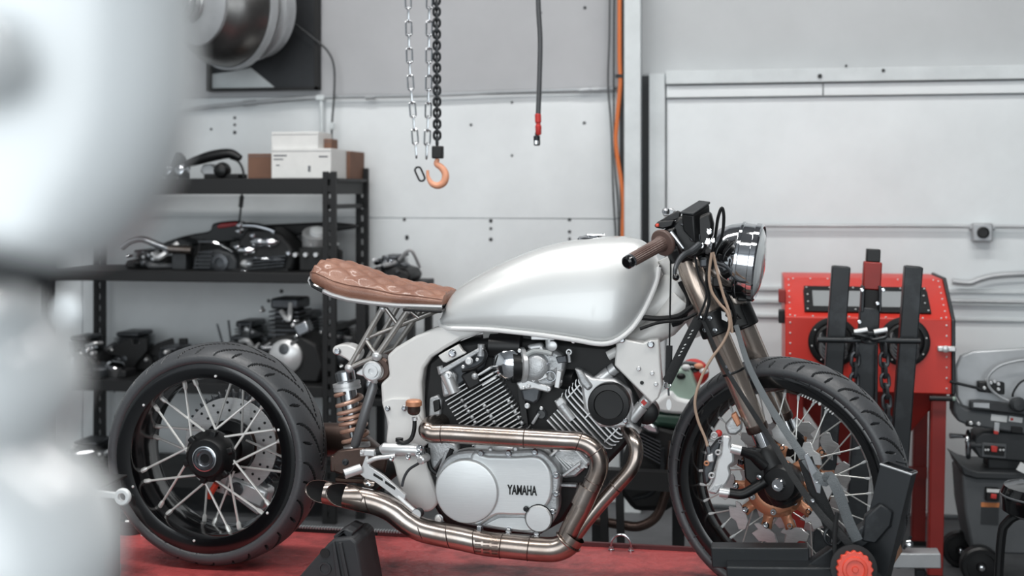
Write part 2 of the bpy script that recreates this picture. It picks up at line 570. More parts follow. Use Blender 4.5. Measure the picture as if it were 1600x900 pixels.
MB().box(P(967.5, 119, WY - 0.14), (0.03, 0.02, 0.014)).build('cord_clip', 'black', t)
t = thing('black_column_cable', 'thin grey cable hanging down the wall beside the column', 'cable', P(955, 350, WY - 0.05))
pipe([(953, -40), (952, 60), (950, 130), (955, 200), (958, 300), (962, 380), (960, 480)], WY - 0.05, U(1.5, WY), 'cable', 'machine_grey', t, 8)
pipe([(960, -40), (959, 120), (960, 250), (966, 330), (966, 480)], WY - 0.05, U(1.2, WY), 'thin_cable', 'machine_dark', t, 8)

# hanging air hose
YH = 4.3
t = thing('air_hose', 'black air hose hanging from above with a red coupling', 'hose', P(838, 230, YH))
pipe([(841, -120), (841, 0), (844, 60), (843, 120), (841, 178)], YH, U(4, YH), 'hose', 'rubber', t, 12)
MB().lathe([(U(3.2, YH), 0), (U(5, YH), 0.004), (U(5, YH), 0.03), (U(3.8, YH), 0.033), (U(3.8, YH), 0.04), (U(5, YH), 0.043), (U(4.6, YH), 0.07), (U(3, YH), 0.075)], P(840.5, 177, YH), (0.03, 0, -1), 14).build('sleeve', 'warn_red', t)
MB().lathe([(U(2.6, YH), 0), (U(2.6, YH), 0.01), (U(5.2, YH), 0.012), (U(5.2, YH), 0.042), (U(3.6, YH), 0.045)], P(838.5, 207, YH), (0.03, 0, -1), 14).build('coupling', 'steel_black', t)
MB().lathe([(U(3.2, YH), 0), (U(3.2, YH), 0.012)], P(838, 220, YH) + Vector((0.002, -U(5, YH), 0)), (0, 0, -1), 10).build('button', 'chrome', t)

# chain hoist: hand chain loop, load chain, hook
YC = 4.2


def link_mesh(L, Wd, r):
    pts = []
    hl, hw = L / 2 - Wd / 2, Wd / 2
    for i in range(9):
        a = PI * i / 8
        pts.append((hw * math.cos(a), 0, hl + hw * math.sin(a)))
    for i in range(9):
        a = PI + PI * i / 8
        pts.append((hw * math.cos(a), 0, -hl + hw * math.sin(a)))
    return MB().tube(pts, r, 6, closed=True)


def chain(pts, L, Wd, r, m, parent, name='link', k=1.0):
    """links strung along a path of world points"""
    pts = spl(pts, 12) if len(pts) > 2 else pts
    seg = [(pts[i + 1] - pts[i]).length for i in range(len(pts) - 1)]
    tot = sum(seg)
    step = (L - 2.2 * r) * k
    n = int(tot / step)
    src = None
    for i in range(n):
        s_ = (i + 0.5) * step
        j = 0
        while j < len(seg) - 1 and s_ > seg[j]:
            s_ -= seg[j]
            j += 1
        p = pts[j].lerp(pts[j + 1], min(1, s_ / max(seg[j], 1e-6)))
        d = (pts[j + 1] - pts[j]).normalized()
        q = Vector((0, 0, 1)).rotation_difference(-d if d.z < 0 else d).to_matrix() @ Matrix.Rotation(R(20 if i % 2 else 108), 3, 'Z')
        if src is None:
            src = link_mesh(L, Wd, r).build(name, m, parent, origin=(0, 0, 0))
            WL[src.name] = p
            src.location = p - WL[parent.name]
            src.rotation_euler = q.to_euler()
        else:
            inst(src, p, parent, q)
    return src


t = thing('chain_hoist', 'chain hoist with hanging chains and an orange hook', 'hoist', P(680, 295, YC))
chain(PP([(637, -30), (640, 100), (643, 150), (648, 210), (652, 262)], YC), U(25, YC), U(9, YC), U(1.5, YC), 'chrome_dull', t, 'hand_chain_link')
chain(PP([(671, -30), (670, 100), (669, 170), (667, 230), (666, 262)], YC), U(25, YC), U(9, YC), U(1.5, YC), 'chrome_dull', t, 'hand_chain_link')
lk = link_mesh(U(24, YC), U(10, YC), U(1.7, YC)).build('hand_chain_link', 'steel_black', t, origin=(0, 0, 0))
WL[lk.name] = P(656, 272, YC)
lk.location = P(656, 272, YC) - WL[t.name]
lk.rotation_euler = (0.2, R(-25), 0.3)
chain(PP([(682, -30), (683, 232)], YC), U(14, YC), U(10, YC), U(2.3, YC), 'steel_black', t, 'load_chain_link')
MB().box(P(684, 238, YC), (U(17, YC), U(15, YC), U(20, YC))).build('hook_block', 'matte_black', t, bevel=0.004)
hk = PP([(684, 248), (682, 256), (690, 262), (696, 272), (694, 284), (685, 290), (675, 287), (669, 277), (668, 266)], YC)
hs = spl(hk, 6)
n_ = len(hs)
rad = [U(3.4 + 2.6 * math.sin(PI * min(1, i / n_ * 1.15)) - 1.8 * max(0, i / n_ - 0.75) * 4 * 0.6, YC) for i in range(n_)]
MB().tube(hs, rad, 12).build('hook', 'hook_orange', t)

# ---------------------------------------------------------------- extractor fan and duct on the wall
YD = WY - 0.02
t = thing('extractor_fan', 'large round steel extractor duct in a dark square wall opening', 'duct', P(400, 143, YD))
# dark square housing: frame and back plate
q0, q1 = P(326, 143, YD), P(500, -160, YD)
MB().span((q0.x, WY - 0.012, q0.z), (q1.x, WY - 0.004, q1.z)).build('back_plate', 'duct_dark', t)
fw = U(6, WY)
for a, b in (((q1.x - fw, q0.z), (q1.x, q1.z)), ((q0.x, q0.z), (q0.x + fw, q1.z)), ((q0.x, q0.z), (q1.x, q0.z + fw * 0.7)), ((q0.x, q1.z - fw), (q1.x, q1.z))):
    MB().span((a[0], WY - 0.05, a[1]), (b[0], WY - 0.004, b[1])).build('frame_bar', 'matte_black', t)
plate([(330, 141), (328, 116), (360, 112), (392, 106), (402, 114), (432, 139)], WY - 0.018, 0.004, 'flap', 'trim_white', t, bevel=0.001)
ax = Vector((-0.42, -0.9, -0.04)).normalized()
cc = P(366, 12, WY - 0.26)
rr = U(94, WY)
MB().lathe([(rr * 0.80, -0.16), (rr * 0.80, -0.12), (rr * 0.86, -0.11), (rr * 0.86, -0.09), (rr * 0.80, -0.08), (rr * 0.8, 0.0)], cc, ax, 48).build('collar', 'machine_light', t)
MB().lathe([(rr * 0.84, -0.06), (rr * 0.95, -0.02), (rr, 0.0), (rr, 0.03)], cc, ax, 48).build('rear_shell', 'duct_steel', t)
MB().lathe([(rr * 0.99, 0.0), (rr * 1.035, 0.0), (rr * 1.035, 0.035), (rr * 0.99, 0.035)], cc, ax, 48).build('clamp_ring', 'machine_light', t)
MB().lathe([(rr, 0.03), (rr * 0.96, 0.1), (rr * 0.82, 0.16), (rr * 0.62, 0.19), (rr * 0.60, 0.2)], cc, ax, 48).build('front_shell', 'duct_steel', t)
MB().lathe([(rr * 0.66, 0.17), (rr * 0.66, 0.2), (rr * 0.34, 0.235), (rr * 0.3, 0.235)], cc, ax, 40).build('reducer', 'machine_light', t)
b = MB()
for i in range(9):
    b.torus(cc + ax * (0.24 + 0.022 * i) + Vector((-0.004, 0, 0.001)) * i * i, ax, rr * (0.27 + 0.012 * (i % 2)), 0.014, 28, 6)
b.build('flexible_duct', 'foil', t)

# ================================================================ the motorcycle
YB = 3.28                      # centre plane of the bike
LZ = 0.294                     # top of the lift platform
moto = thing('motorcycle', 'white cafe racer motorcycle with brown quilted seat standing on the red lift', 'motorcycle', (-0.68, YB, LZ))
N_ = YB - 0.0

STEER = R(21)
HD = Vector((math.cos(STEER), -math.sin(STEER), 0))      # where the front wheel points
NL = Vector((-math.sin(STEER), -math.cos(STEER), 0))     # its axle, towards the camera side


def ring(prof_pts, C, h, n, name, m, parent, seg=96, groove=None, angle=50):
    """surface of revolution of (radius, offset) points about the wheel axle; groove(theta, s) lowers the tread"""
    k = len(prof_pts)
    th = np.linspace(0, 2 * PI, seg, endpoint=False)
    pr = np.array(prof_pts)
    r = np.repeat(pr[None, :, 0], seg, 0)
    tt = np.repeat(pr[None, :, 1], seg, 0)
    if groove is not None:
        r = r - groove(th[:, None], np.arange(k)[None, :], pr)
    x = r * np.cos(th)[:, None]
    z = r * np.sin(th)[:, None]
    V = x[..., None] * np.array(h) + z[..., None] * np.array((0, 0, 1.0)) + tt[..., None] * np.array(n)
    V = V.reshape(-1, 3)
    I = np.arange(seg * k).reshape(seg, k)
    A = np.roll(I, -1, 0)
    fs = np.stack([I[:, :-1], A[:, :-1], A[:, 1:], I[:, 1:]], -1).reshape(-1, 4)
    me = bpy.data.meshes.new(name)
    me.from_pydata(V.tolist(), [], fs.tolist())
    bm = bmesh.new()
    bm.from_mesh(me)
    bmesh.ops.recalc_face_normals(bm, faces=bm.faces)
    bm.to_mesh(me)
    bm.free()
    me.shade_smooth()
    me.set_sharp_from_angle(angle=R(angle))
    me.materials.append(MATS[m])
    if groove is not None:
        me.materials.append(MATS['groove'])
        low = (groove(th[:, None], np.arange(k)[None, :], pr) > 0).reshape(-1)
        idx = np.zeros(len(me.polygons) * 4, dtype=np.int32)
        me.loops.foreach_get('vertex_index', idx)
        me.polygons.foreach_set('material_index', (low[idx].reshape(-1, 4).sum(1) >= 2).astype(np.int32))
    o = bpy.data.objects.new(name, me)
    return place(o, C, parent)


def resample(pts, k):
    p = np.array([list(v)[:2] for v in spl([Vector((a, b, 0)) for a, b in pts], 10)])
    L = np.concatenate([[0], np.cumsum(np.hypot(*np.diff(p, axis=0).T))])
    s = np.linspace(0, L[-1], k)
    return list(zip(np.interp(s, L, p[:, 0]), np.interp(s, L, p[:, 1])))


def tread(n_pitch, half, sweep, seed, wid=0.0085, dep=0.006):
    def g(th, k, pr):
        t = pr[:, 1][None, :] / half                      # -1 .. 1 across (positive = camera side)
        rr = pr[:, 0][None, :]
        p = 2 * PI / n_pitch
        out = np.zeros((th.shape[0], pr.shape[0]))
        for side in (1, -1):
            u = t * side
            for (u0, u1, off, sw, po) in ((0.0, 0.95, 0.0, sweep, 1.6), (0.62, 0.92, 0.52, sweep * 0.1, 1.0)):
                a = np.clip((u1 - u) / max(u1 - u0, 1e-6), 0, 1)
                c = off * p + (0.31 * p if side < 0 else 0) - sw * a ** po
                d = (th - c + p / 2) % p - p / 2
                slope = sw * po * a ** (po - 1) / max(u1 - u0, 1e-6) / half * rr
                w = wid * np.sqrt(1 + slope ** 2) * (0.55 + 0.45 * (1 - np.abs(2 * a - 1)))
                m = (np.abs(d) < w) & (u > u0) & (u < u1) & (rr > pr[:, 0].max() - 0.05)
                out = np.maximum(out, m * dep)
        return out
    return g


# ---------------------------------------------------------------- rear wheel
CR = P(321.3, 716, YB - 0.08) + Vector((0, 0.08, 0))
hx, ny = Vector((1, 0, 0)), Vector((0, -1, 0))
rim_prof = [(0.252, 0.080), (0.252, 0.086), (0.243, 0.088), (0.214, 0.083), (0.211, 0.076), (0.209, 0.05), (0.208, 0.03), (0.203, 0.0), (0.208, -0.03), (0.209, -0.05), (0.211, -0.076), (0.214, -0.083), (0.243, -0.088), (0.252, -0.086), (0.252, -0.08), (0.235, -0.06), (0.235, 0.06), (0.252, 0.08)]
rw = ring(rim_prof, CR, hx, ny, 'rear_wheel', 'gloss_black', moto, 120, angle=40)
tp = [(0.247, 0.074), (0.254, 0.087), (0.262, 0.091), (0.272, 0.090), (0.281, 0.080), (0.290, 0.062), (0.2965, 0.036), (0.299, 0.0)]
tp = resample(tp + [(r, -t) for r, t in tp[-2::-1]], 56)
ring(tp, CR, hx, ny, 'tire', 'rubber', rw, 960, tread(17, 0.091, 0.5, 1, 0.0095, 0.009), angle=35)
# hub, bearing, axle
MB().lathe([(0.03, -0.10), (0.06, -0.10), (0.075, -0.075), (0.075, -0.065), (0.05, -0.05), (0.045, 0.0), (0.05, 0.03), (0.070, 0.040), (0.070, 0.050), (0.060, 0.062), (0.054, 0.078), (0.048, 0.083), (0.036, 0.083)], CR, ny, 48).build('hub', 'black', rw)
for k in range(6):
    a = 2 * PI * k / 6 + 0.3
    c = CR + Vector((math.cos(a), 0, math.sin(a))) * 0.058 + ny * 0.058
    MB().box(c, (0.03, 0.02, 0.018), Matrix.Rotation(-a, 3, 'Y')).build('hub_lug', 'black', rw, bevel=0.004)
MB().lathe([(0.034, 0.08), (0.034, 0.09), (0.031, 0.091), (0.029, 0.086), (0.026, 0.086), (0.025, 0.093), (0.021, 0.093), (0.019, 0.086), (0.013, 0.086), (0.013, 0.05)], CR, ny, 32).build('bearing', 'chrome_dull', rw)
MB().lathe([(0.0, 0.082), (0.013, 0.082), (0.013, 0.05), (0, 0.05)], CR, ny, 20).build('axle_bore', 'matte_black', rw)


def spokes(C, h, n, parent, r0, r1, y0, y1, npair, dang, rad, phase, m='chrome_dull', nip='alu', split=0.06):
    """crossed wire spokes, alternating between the two hub flanges"""
    src = nsrc = None
    for k in range(npair):
        for s_ in (-1, 1):
            a1 = phase + 2 * PI * k / npair + s_ * split
            a0 = a1 + s_ * dang
            fl_ = -y0 if k % 3 == 2 else y0
            A = C + (h * math.cos(a0) + Vector((0, 0, 1)) * math.sin(a0)) * r0 + n * fl_
            B = C + (h * math.cos(a1) + Vector((0, 0, 1)) * math.sin(a1)) * r1 + n * (y1 if fl_ > 0 else -y1)
            d = B - A
            q = Vector((0, 0, 1)).rotation_difference(d.normalized()).to_matrix()
            if src is None:
                src = MB().tube([(0, 0, 0), (0, 0, 1)], rad, 7).build('spoke', m, parent, origin=(0, 0, 0))
                nsrc = MB().tube([(0, 0, 0), (0, 0, 0.006), (0, 0, 0.02)], [rad * 1.1, rad * 1.9, rad * 1.9], 7).build('nipple', nip, parent, origin=(0, 0, 0))
                src.location, src.rotation_euler, src.scale = A - WL[parent.name], q.to_euler(), (1, 1, d.length)
                nsrc.location, nsrc.rotation_euler = B - d.normalized() * 0.02 - WL[parent.name], q.to_euler()
            else:
                inst(src, A, parent, q, (1, 1, d.length))
                inst(nsrc, B - d.normalized() * 0.02, parent, q)


spokes(CR, hx, ny, rw, 0.066, 0.209, 0.050, 0.040, 12, R(31), 0.0034, R(18), 'spoke_silver', 'spoke_silver', split=R(4))
src = None
for k in range(6):
    a = R(82) + k * PI / 3
    c = CR + Vector((math.cos(a), 0, math.sin(a))) * 0.222 + ny * 0.085
    if src is None:
        src = MB().lathe([(0.0038, 0), (0.0038, 0.003), (0.002, 0.005)], c, ny, 8).build('rim_bolt', 'print_white', rw)
    else:
        inst(src, c, rw)
# rear disc, sprocket and caliper on the far side
b = MB()
b.lathe([(0.078, -0.085), (0.135, -0.085), (0.135, -0.091), (0.078, -0.091), (0.078, -0.085)], CR, ny, 64, caps=False)
dsk = b.build('rear_brake_disc', 'disc_steel', rw)
for k in range(18):
    a = 2 * PI * k / 18
    for rr_ in (0.1, 0.122):
        c = CR + Vector((math.cos(a + rr_ * 2), 0, math.sin(a + rr_ * 2))) * rr_ + ny * -0.0845
        MB().lathe([(0.004, 0), (0.004, 0.0008)], c, ny, 8).build('disc_hole', 'black', rw)
b = MB()
for k in range(44):
    a0 = 2 * PI * k / 44
    for d_, r_ in ((0, 0.143), (0.3, 0.143), (0.42, 0.153), (0.58, 0.153), (0.7, 0.143)):
        a = a0 + d_ * 2 * PI / 44
        b.v.append(CR + Vector((math.cos(a), 0, math.sin(a))) * r_ + ny * -0.125)
n_ = len(b.v)
b.v += [CR + (v - CR - ny * -0.125) * 0.62 + ny * -0.125 for v in list(b.v)]
b.f += [(i, (i + 1) % n_, n_ + (i + 1) % n_, n_ + i) for i in range(n_)]
b.build('rear_sprocket', 'alu_dark', rw, solid=0.006)
cal = MB().box(CR + Vector((0.045, 0.11, -0.125)), (0.13, 0.06, 0.06), Matrix.Rotation(R(20), 3, 'Y')).build('rear_caliper', 'alu', rw, bevel=0.012)
MB().lathe([(0.02, 0), (0.02, 0.012), (0.013, 0.012), (0.013, 0.006), (0, 0.006)], CR + Vector((0.02, 0.08, -0.118)), ny, 20).build('caliper_piston', 'alu_dark', rw)
MB().tube([CR + Vector((-0.055, 0.06, -0.14)), CR + Vector((-0.03, 0.06, -0.1))], 0.009, 10).build('rear_light', 'red_plastic', rw)
MB().prism([CR + Vector(p) for p in ((-0.03, 0.13, -0.14), (0.06, 0.13, -0.20), (0.12, 0.13, -0.16), (0.05, 0.13, -0.13))], (0, 0.01, 0)).build('caliper_bracket', 'alu', rw, bevel=0.003)

# ---------------------------------------------------------------- swingarm (single sided, on the far side)
sa = MB()
sa.tube([CR + Vector((0, 0.13, 0)), CR + Vector((0.18, 0.15, 0.015)), CR + Vector((0.33, 0.13, 0.02)), P(585, 722, YB + 0.06)], [0.05, 0.045, 0.05, 0.045], 16)
sw = sa.build('swingarm', 'bronze_dark', moto)
MB().lathe([(0.07, -0.19), (0.07, -0.10), (0.05, -0.09)], CR, ny, 32).build('axle_carrier', 'black', sw)
plate([(518, 712), (528, 704), (560, 700), (602, 700), (604, 722), (600, 742), (575, 746), (540, 745), (520, 738)], YB - 0.10, 0.016, 'side_plate', 'bronze_dark', sw, 0.006)
plate([(518, 712), (528, 704), (560, 700), (602, 700), (604, 722), (600, 742), (575, 746), (540, 745), (520, 738)], YB + 0.06, 0.016, 'side_plate', 'bronze_dark', sw, 0.006)
q0, q1 = P(518, 712, YB - 0.1), P(518, 738, YB - 0.1)
MB().span((q0.x - 0.005, YB - 0.1, q1.z), (q0.x + 0.012, YB + 0.076, q0.z)).build('rear_bridge', 'bronze_dark', sw, bevel=0.005)
MB().span((P(540, 738, YB).x, YB - 0.09, P(540, 742, YB).z), (P(604, 738, YB).x, YB + 0.07, P(540, 735, YB).z)).build('floor_plate', 'bronze_dark', sw, bevel=0.003)
bolt(540, 722, YB - 0.1, 5.5, sw, 'steel_black')
pivot = MB().lathe([(0.028, -0.2), (0.028, 0.115), (0.022, 0.125), (0.022, 0.13)], P(604, 735, YB), ny, 28).build('pivot', 'matte_black', sw)
MB().lathe([(0.0145, 0.128), (0.0145, 0.142), (0.009, 0.142), (0.008, 0.132), (0, 0.132)], P(601, 735, YB), ny, 18).build('pivot_nut', 'chrome', sw)

# shock absorber
A, B = P(541, 596, YB - 0.02), P(558, 700, YB - 0.02)
d = (B - A)
L = d.length
ax = d.normalized()
e1 = Vector((0, -1, 0))
e1 = (e1 - ax * e1.dot(ax)).normalized()
e2 = ax.cross(e1)
sh = MB().lathe([(0.018, -0.03), (0.026, -0.026), (0.026, -0.004), (0.023, 0.0), (0.023, L * 0.58), (0.019, L * 0.6), (0.012, L * 0.61), (0.012, L), (0.02, L)], A, ax, 24).build('shock_absorber', 'chrome_dull', moto)
MB().lathe([(0.026, 0.002), (0.037, 0.002), (0.037, 0.011), (0.034, 0.012), (0.034, 0.014), (0.037, 0.015), (0.037, 0.022), (0.026, 0.022)], A, ax, 28).build('preload_ring', 'alu', sh)
MB().lathe([(0.02, L - 0.012), (0.036, L - 0.01), (0.036, L)], A, ax, 28).build('lower_seat', 'alu', sh)
T = 6.6
tmap = lambda u: u + 0.10 * math.sin(2 * PI * u) * (0 if u > 1 else 1) * 0.6
MB().tube([A + ax * (0.026 + (L - 0.036) * tmap(i / 160)) + (e1 * math.cos(2 * PI * T * i / 160) + e2 * math.sin(2 * PI * T * i / 160)) * 0.0335 for i in range(161)], 0.0056, 8).build('spring', 'spring_copper', sh)
MB().lathe([(0.008, L * 0.62), (0.008, L * 0.82)], A + e1 * 0.018, ax, 10).build('bump_valve', 'chrome', sh)
# rocker link above the shock and the pull rod
lk = plate([(519, 547), (523, 541), (534, 538), (548, 540), (561, 550), (558, 562), (549, 568), (541, 562), (530, 556), (521, 553)], YB - 0.09, 0.05, 'shock_rocker', 'white_frame', moto, 0.005, smooth=True)
bolt(528, 549, YB - 0.092, 5.5, lk, 'chrome_dull')
lk2 = plate([(556, 584), (566, 575), (580, 568), (594, 571), (599, 580), (596, 590), (586, 594), (570, 589)], YB - 0.085, 0.04, 'rocker_arm', 'alu', moto, 0.004, smooth=True)
MB().lathe([(0.026, 0), (0.026, 0.012), (0.022, 0.014), (0.022, 0.01), (0.016, 0.01), (0.016, 0.018), (0.008, 0.018), (0.008, 0.012), (0, 0.012)], P(583, 579, YB - 0.085), ny, 28).build('rocker_bearing', 'alu', lk2)
MB().lathe([(0.034, -0.06), (0.034, -0.01), (0.028, -0.005)], P(590, 578, YB - 0.085), ny, 28).build('rocker_boss', 'bronze_dark', lk2)
rod = MB().tube(PP([(584, 594), (583, 604), (555, 694), (552, 703)], YB - 0.075), [0.006, 0.0125, 0.0125, 0.006], 14).build('pull_rod', 'rod_grey', moto)
MB().ball(P(551.5, 703, YB - 0.075), 0.012, 12).build('rod_end', 'alu', rod)
MB().ball(P(585, 594, YB - 0.075), 0.011, 12).build('rod_end', 'alu', rod)

# ---------------------------------------------------------------- rear subframe
YS = YB - 0.085
b = MB().tube(PP([(598, 481), (545, 574)], YS), 0.0078, 12)
sf = b.build('subframe', 'tube_silver', moto)
for pts, r, dy in (([(638, 484), (589, 556)], 0.0085, 0), ([(603, 482), (620, 505)], 0.0055, 0), ([(574, 528), (674, 488)], 0.0055, 0.005), ([(572, 532), (589, 556)], 0.0055, 0), ([(546, 575), (589, 556)], 0.007, 0),
                   ([(641, 486), (655, 497)], 0.005, 0.003)):
    MB().tube(PP(pts, YS + dy), r, 12).build('strut', 'tube_silver', sf)
for pts in ([(598, 481), (545, 574)], [(638, 484), (589, 556)], [(574, 528), (674, 488)], [(546, 575), (589, 556)]):
    MB().tube([v + Vector((0, 0.17, 0)) for v in PP(pts, YS)], 0.0075, 12).build('strut', 'tube_silver', sf)
for px, py, r in ((546, 575, 0.0125), (589, 556, 0.014), (598, 482, 0.0095), (638, 485, 0.0095), (573, 529, 0.007)):
    MB().ball(P(px, py, YS), r, 14).build('joint', 'alu', sf)

# ---------------------------------------------------------------- seat
stt = [(475, 424, 434, 0.055), (478, 415, 437, 0.075), (486, 409, 443, 0.098), (500, 408, 449, 0.108), (520, 411, 458, 0.112), (545, 418, 465, 0.113), (580, 432, 470, 0.113), (620, 443, 474, 0.112), (655, 448, 475.5, 0.107), (690, 456, 477, 0.1)]
sx_, zt_, zb_, hw_ = [], [], [], []
for px, yt, yb, w in stt:
    p = P(px, yb, YB - 0.105)
    sx_.append(p.x)
    zb_.append(p.z)
    hw_.append(w)
    t_ = P(px + 6, yt, YB)
    zt_.append(t_.z)


def ev(xs_, ys_, x):
    return float(np.interp(x, xs_, ys_))


def smooth_arr(ys):
    return ys


NU, NV = 110, 56


def seat_pt(u, v):
    x = sx_[0] + (sx_[-1] - sx_[0]) * (u ** 1.15)
    zb, zt, w = ev(sx_, zb_, x), ev(sx_, zt_, x), ev(sx_, hw_, x)
    side = max(0.012, min(0.034, (zt - zb) * 0.6))
    s = v * 2 - 1
    if abs(s) > 0.86:                       # upright side panel
        f = (1 - abs(s)) / 0.14
        yy = w * (0.97 + 0.05 * math.sin(PI * f))
        return Vector((x, YB + math.copysign(yy, s), zb + side * f))
    q = abs(s) / 0.86
    yy = w * 0.97 * q
    z = zb + side + (zt - zb - side) * (1 - q ** 2.2)
    du, dv = x / 0.075, math.copysign(yy, s) / 0.054
    dia = abs(math.sin(PI * (du + dv))) ** 0.7 * abs(math.sin(PI * (du - dv))) ** 0.7
    edge = min(1, (1 - q) * 6) * min(1, u * 14)
    z += 0.009 * dia * edge - 0.003 * (1 - edge)
    return Vector((x, YB + math.copysign(yy, s), z))


b = MB().grid(seat_pt, NU, NV)
b.f.append(tuple(j for j in range(NV)))
b.f.append(tuple((NU - 1) * NV + j for j in range(NV - 1, -1, -1)))
b.f.append(tuple([i * NV for i in range(NU)] + [i * NV + NV - 1 for i in range(NU - 1, -1, -1)]))
seat = b.build('seat', 'leather', moto, angle=60)
# piping along the upper edge and the metal seat pan below
e = [seat_pt(u / 60, 0.074) for u in range(61)]
MB().tube([v + Vector((0, -0.001, 0.001)) for v in e], 0.0017, 6).build('piping', 'leather', seat)
pn = [seat_pt(u / 40, 0.0) + Vector((0, -0.002, -0.005)) for u in range(41)]
pr = [Vector((v.x, 2 * YB - v.y, v.z)) for v in pn]
MB().tube(pr[::-1] + pn, 0.0062, 8, up=(0, 0, 1)).build('seat_rail', 'alu', moto)
b = MB()
for i in range(40):
    b.add([pn[i], pn[i + 1], pr[i + 1], pr[i]], [(0, 1, 2, 3)])
b.build('seat_pan', 'black', moto, solid=0.004)
MB().tube([v + Vector((0.004, -0.004, 0.0)) for v in pn[1:8]], 0.0066, 8).build('tail_light', 'gloss_black', moto)
MB().bar(P(640, 480, YB - 0.07), P(700, 483, YB - 0.07), 0.008, 0.14).build('seat_bracket', 'black', moto, bevel=0.003)

# ---------------------------------------------------------------- fuel tank
bot = [(679, 503), (684, 511), (700, 513.5), (760, 514), (800, 517), (850, 522), (900, 529), (935, 535), (955, 534), (972, 526), (988, 512), (1003, 490), (1015, 464), (1023, 440), (1026, 420)]
top = [(681, 496), (686, 478), (696, 458), (715, 441), (745, 424), (785, 405), (830, 388), (870, 378), (910, 372), (950, 369), (980, 371), (1000, 378), (1014, 391), (1022, 405), (1026, 418)]
YT = YB - 0.13
bw = [(P(a, c, YT).x, P(a, c, YT).z) for a, c in bot]
x0, x1 = bw[0][0], bw[-1][0]
tw = []
for a, c in top:
    p = P(a, c, YB - 0.01)
    tw.append([p.x, p.z])
t0, t1 = tw[0][0], tw[-1][0]
for q in tw:
    q[0] = x0 + (q[0] - t0) / (t1 - t0) * (x1 - x0)
bw, tw = np.array(bw), np.array(tw)
wx = [P(a, 450, YT).x for a in (679, 690, 720, 780, 860, 920, 952, 976, 996, 1012, 1026)]
ww = [0.082, 0.105, 0.122, 0.142, 0.155, 0.158, 0.152, 0.137, 0.113, 0.085, 0.048]


def smooth_interp(xa, ya):
    v = spl([Vector((x, y, 0)) for x, y in zip(xa, ya)], 8)
    xx, yy = [p.x for p in v], [p.y for p in v]
    return lambda x: float(np.interp(x, xx, yy))


fB, fT, fW = smooth_interp(bw[:, 0], bw[:, 1]), smooth_interp(tw[:, 0], tw[:, 1]), smooth_interp(wx, ww)


def tank_pt(u, v, grow=0.0):
    uu = 0.5 - 0.5 * math.cos(PI * u)
    uu = 0.55 * uu + 0.45 * u
    x = x0 + (x1 - x0) * uu
    zb, zt, w = fB(x), max(fT(x), fB(x) + 0.004), fW(x)
    t = PI * v
    h = math.sin(t) ** 0.92 if 0 < v < 1 else 0.0
    c = math.cos(t)
    y = math.copysign(abs(c) ** 0.66, -c) * w
    if h < 0.3:
        y *= 1 - 0.07 * (1 - h / 0.3) ** 2
    return Vector((x, YB + y, zb + (zt - zb) * h))


b = MB().grid(tank_pt, 100, 64)
b.f.append(tuple([i * 64 for i in range(100)] + [i * 64 + 63 for i in range(99, -1, -1)]))
tank = b.build('fuel_tank', 'tank_paint', moto, angle=80)
for s_ in (0.0, 1.0):
    pth = [tank_pt(i / 90, s_) + Vector((0, -0.005 if s_ == 0 else 0.005, -0.001)) for i in range(91)]
    # carry the flange round the front of the tank
    fr = [P(a, c, YT) for a, c in ((1026, 405), (1021, 392))]
    if s_ == 1.0:
        fr = [Vector((v.x, 2 * YB - v.y, v.z)) for v in fr]
    MB().tube(pth, 0.0062, 10).build('tank_flange', 'white_paint', tank)
q = P(929, 372, YB)
MB().lathe([(0.045, -0.01), (0.044, 0.0), (0.040, 0.004), (0.030, 0.006), (0.028, 0.004), (0.022, 0.004), (0.02, 0.009), (0.0, 0.010)], q + Vector((0, 0, -0.002)), (0.08, -0.05, 1), 32).build('filler_cap', 'chrome', tank)
MB().box(q + Vector((0.005, -0.01, 0.009)), (0.05, 0.014, 0.006)).build('cap_flap', 'chrome', tank, bevel=0.002)

# ---------------------------------------------------------------- main frame (white)
fr = plate([(604, 556), (618, 543), (650, 524), (680, 512), (720, 507), (765, 513), (752, 521), (720, 531), (695, 545), (674, 559), (662, 576), (658, 598), (660, 640), (663, 668), (670, 690), (640, 705), (618, 703), (607, 692), (603, 655), (596, 632), (594, 600), (608, 588)], YB - 0.11, 0.22, 'frame', 'white_frame', moto, 0.012, 3)
plate([(596, 628), (612, 622), (640, 622), (660, 660), (672, 690), (660, 700), (610, 702), (603, 690), (606, 660)], YB - 0.118, 0.02, 'side_plate', 'white_frame', fr, 0.004)
plate([(612, 705), (660, 700), (672, 742), (684, 782), (668, 800), (640, 790), (624, 760), (616, 730)], YB - 0.10, 0.05, 'lower_plate', 'white_frame', fr, 0.006, 2, True)
plate([(684, 556), (696, 549), (716, 538), (722, 548), (728, 552), (697, 567), (692, 566)], YB - 0.118, 0.02, 'engine_tab', 'white_frame', fr, 0.003)
bolt(707, 552, YB - 0.12, 6.5, fr, 'chrome')
bolt(606, 638, YB - 0.12, 4.5, fr, 'chrome_dull')
bolt(632, 638, YB - 0.12, 4.5, fr, 'chrome_dull')
pipe([(760, 516), (860, 512), (960, 500), (1040, 470), (1062, 440)], YB, 0.045, 'backbone', 'white_frame', fr, 16)
hs_ = MB().tube([P(1046, 400, YB), P(1102, 520, YB)], 0.034, 24).build('steering_head', 'white_frame', fr)
MB().tube(PP([(1070, 470), (1040, 506), (1000, 530), (965, 540)], YB - 0.03), [0.04, 0.036, 0.03, 0.03], 16).build('downtube', 'white_frame', fr)
gp = plate([(963, 537), (972, 529), (988, 533), (1005, 536), (1015, 532), (1029, 531), (1031, 560), (1034.5, 604), (1029, 622), (1019, 631), (960, 571)], YB - 0.13, 0.05, 'engine_bracket', 'white_frame', moto, 0.004)
